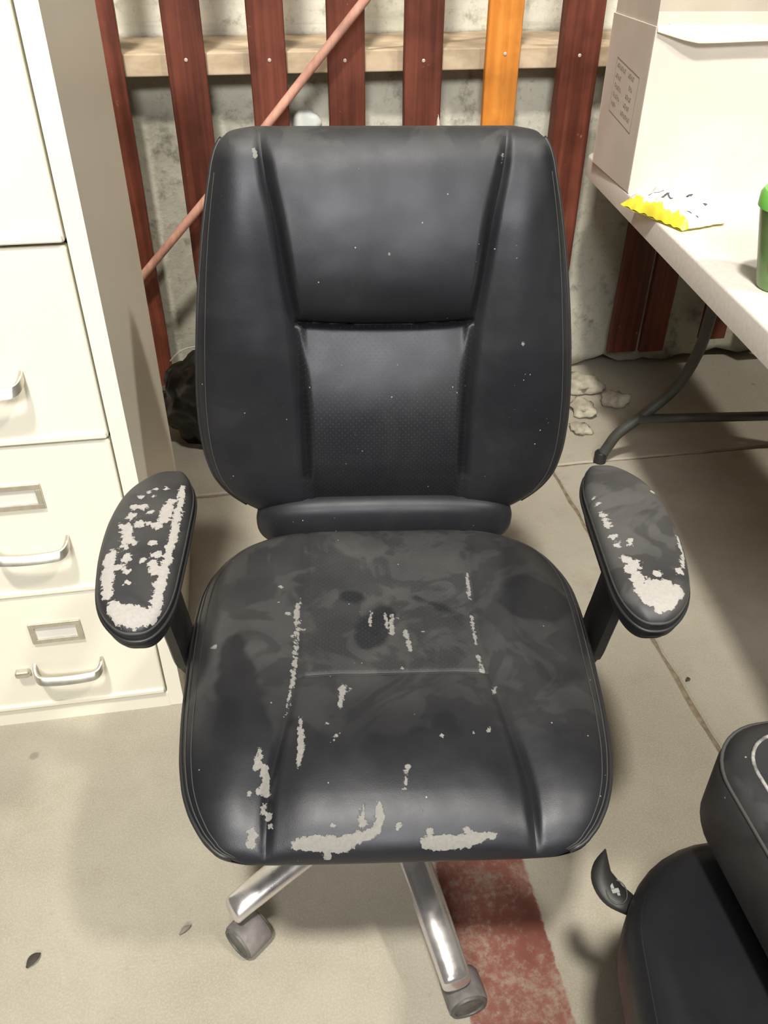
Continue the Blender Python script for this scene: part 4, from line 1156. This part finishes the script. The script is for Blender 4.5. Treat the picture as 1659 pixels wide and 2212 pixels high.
# clear wrapper hanging by a slat
M_clear = plain('milky_plastic', (0.62, 0.50, 0.45), 0.3)
V = []; F = []
for i in range(13):
    t = i/12; z = 0.655+0.185*t; w = 0.016*(1-t**3)+0.001; xc = 0.528+0.008*math.sin(t*2.4)
    for u in (-1, -0.3, 0.4, 1): V.append((xc+w*u, 2.352-0.010*math.cos(u*1.4)-0.002, z+0.004*u))
for i in range(12):
    for q in range(3): F.append((i*4+q, i*4+q+1, (i+1)*4+q+1, (i+1)*4+q))
wr = link('plastic_wrapper', mesh('plastic_wrapper', V, F), M_clear); tag(wr, 'scrap of milky plastic wrapper stuck to a slat above the backrest', 'wrapper')
sm = wr.modifiers.new('solid', 'SOLIDIFY'); sm.thickness = 0.0012
# rubble and flakes by the wall, right of the chair
M_rub = plain('pale_rubble', (0.40, 0.365, 0.29), 0.9, 0, 25, 0.25)
for i, (x, y, rx, ry, rz, sd, lb) in enumerate(((1.055, 2.32, 0.06, 0.06, 0.026, 1, 'largest lump of broken concrete at the wall foot'), (1.00, 2.17, 0.035, 0.06, 0.02, 2, 'flat sliver of broken concrete before the largest lump'),
        (0.95, 2.05, 0.03, 0.035, 0.014, 3, 'small grey concrete flake nearest the floor joint'), (1.12, 2.20, 0.04, 0.04, 0.025, 4, 'broken concrete lump in the table shadow'), (0.93, 2.27, 0.04, 0.05, 0.03, 5, 'lump of broken concrete close behind the backrest edge'))):
    o = blob('rubble_piece', (x, y, rz*0.55), (rx, ry, rz), 0.5, 1.6, sd*7.0, M_rub, rz*0.5, 3); tag(o, lb, 'rubble', 'rubble at the wall foot')
# scraps on the floor
M_leaf = plain('dry_leaf', (0.045, 0.04, 0.03), 0.8); M_leaf2 = plain('grey_scrap', (0.20, 0.185, 0.16), 0.8)
def scrap(x, y, L, w, rz, mat, label, cat='scrap'):
    V = []; F = []; n = 8
    for i in range(n+1):
        t = i/n; ww = w*math.sin(math.pi*min(1, max(0.04, t)))**0.7
        zz_ = 0.002+0.004*math.sin(t*math.pi)
        for u in (-1, 0, 1): V.append(((t-0.5)*L, ww*u, zz_+0.002*abs(u)))
    for i in range(n):
        for q in range(2): F.append((i*3+q, i*3+q+1, (i+1)*3+q+1, (i+1)*3+q))
    o = link('floor_scrap', mesh('floor_scrap', V, F), mat, None, (x, y, 0.0), (0, 0, rz)); tag(o, label, cat, 'scraps on the floor')
    md = o.modifiers.new('solid', 'SOLIDIFY'); md.thickness = 0.001; return o
SCR = [(-0.420, 0.680, 0.026, 0.007, R(50), M_leaf, 'dark dry leaf scrap on the floor at lower left'),
       (-0.195, 0.690, 0.022, 0.004, R(35), M_leaf2, 'grey sliver on the floor left of the front caster'),
       (0.815, 1.05, 0.012, 0.004, R(20), M_leaf, 'tiny dark flake beside the floor joint')]
for a in SCR: scrap(*a)
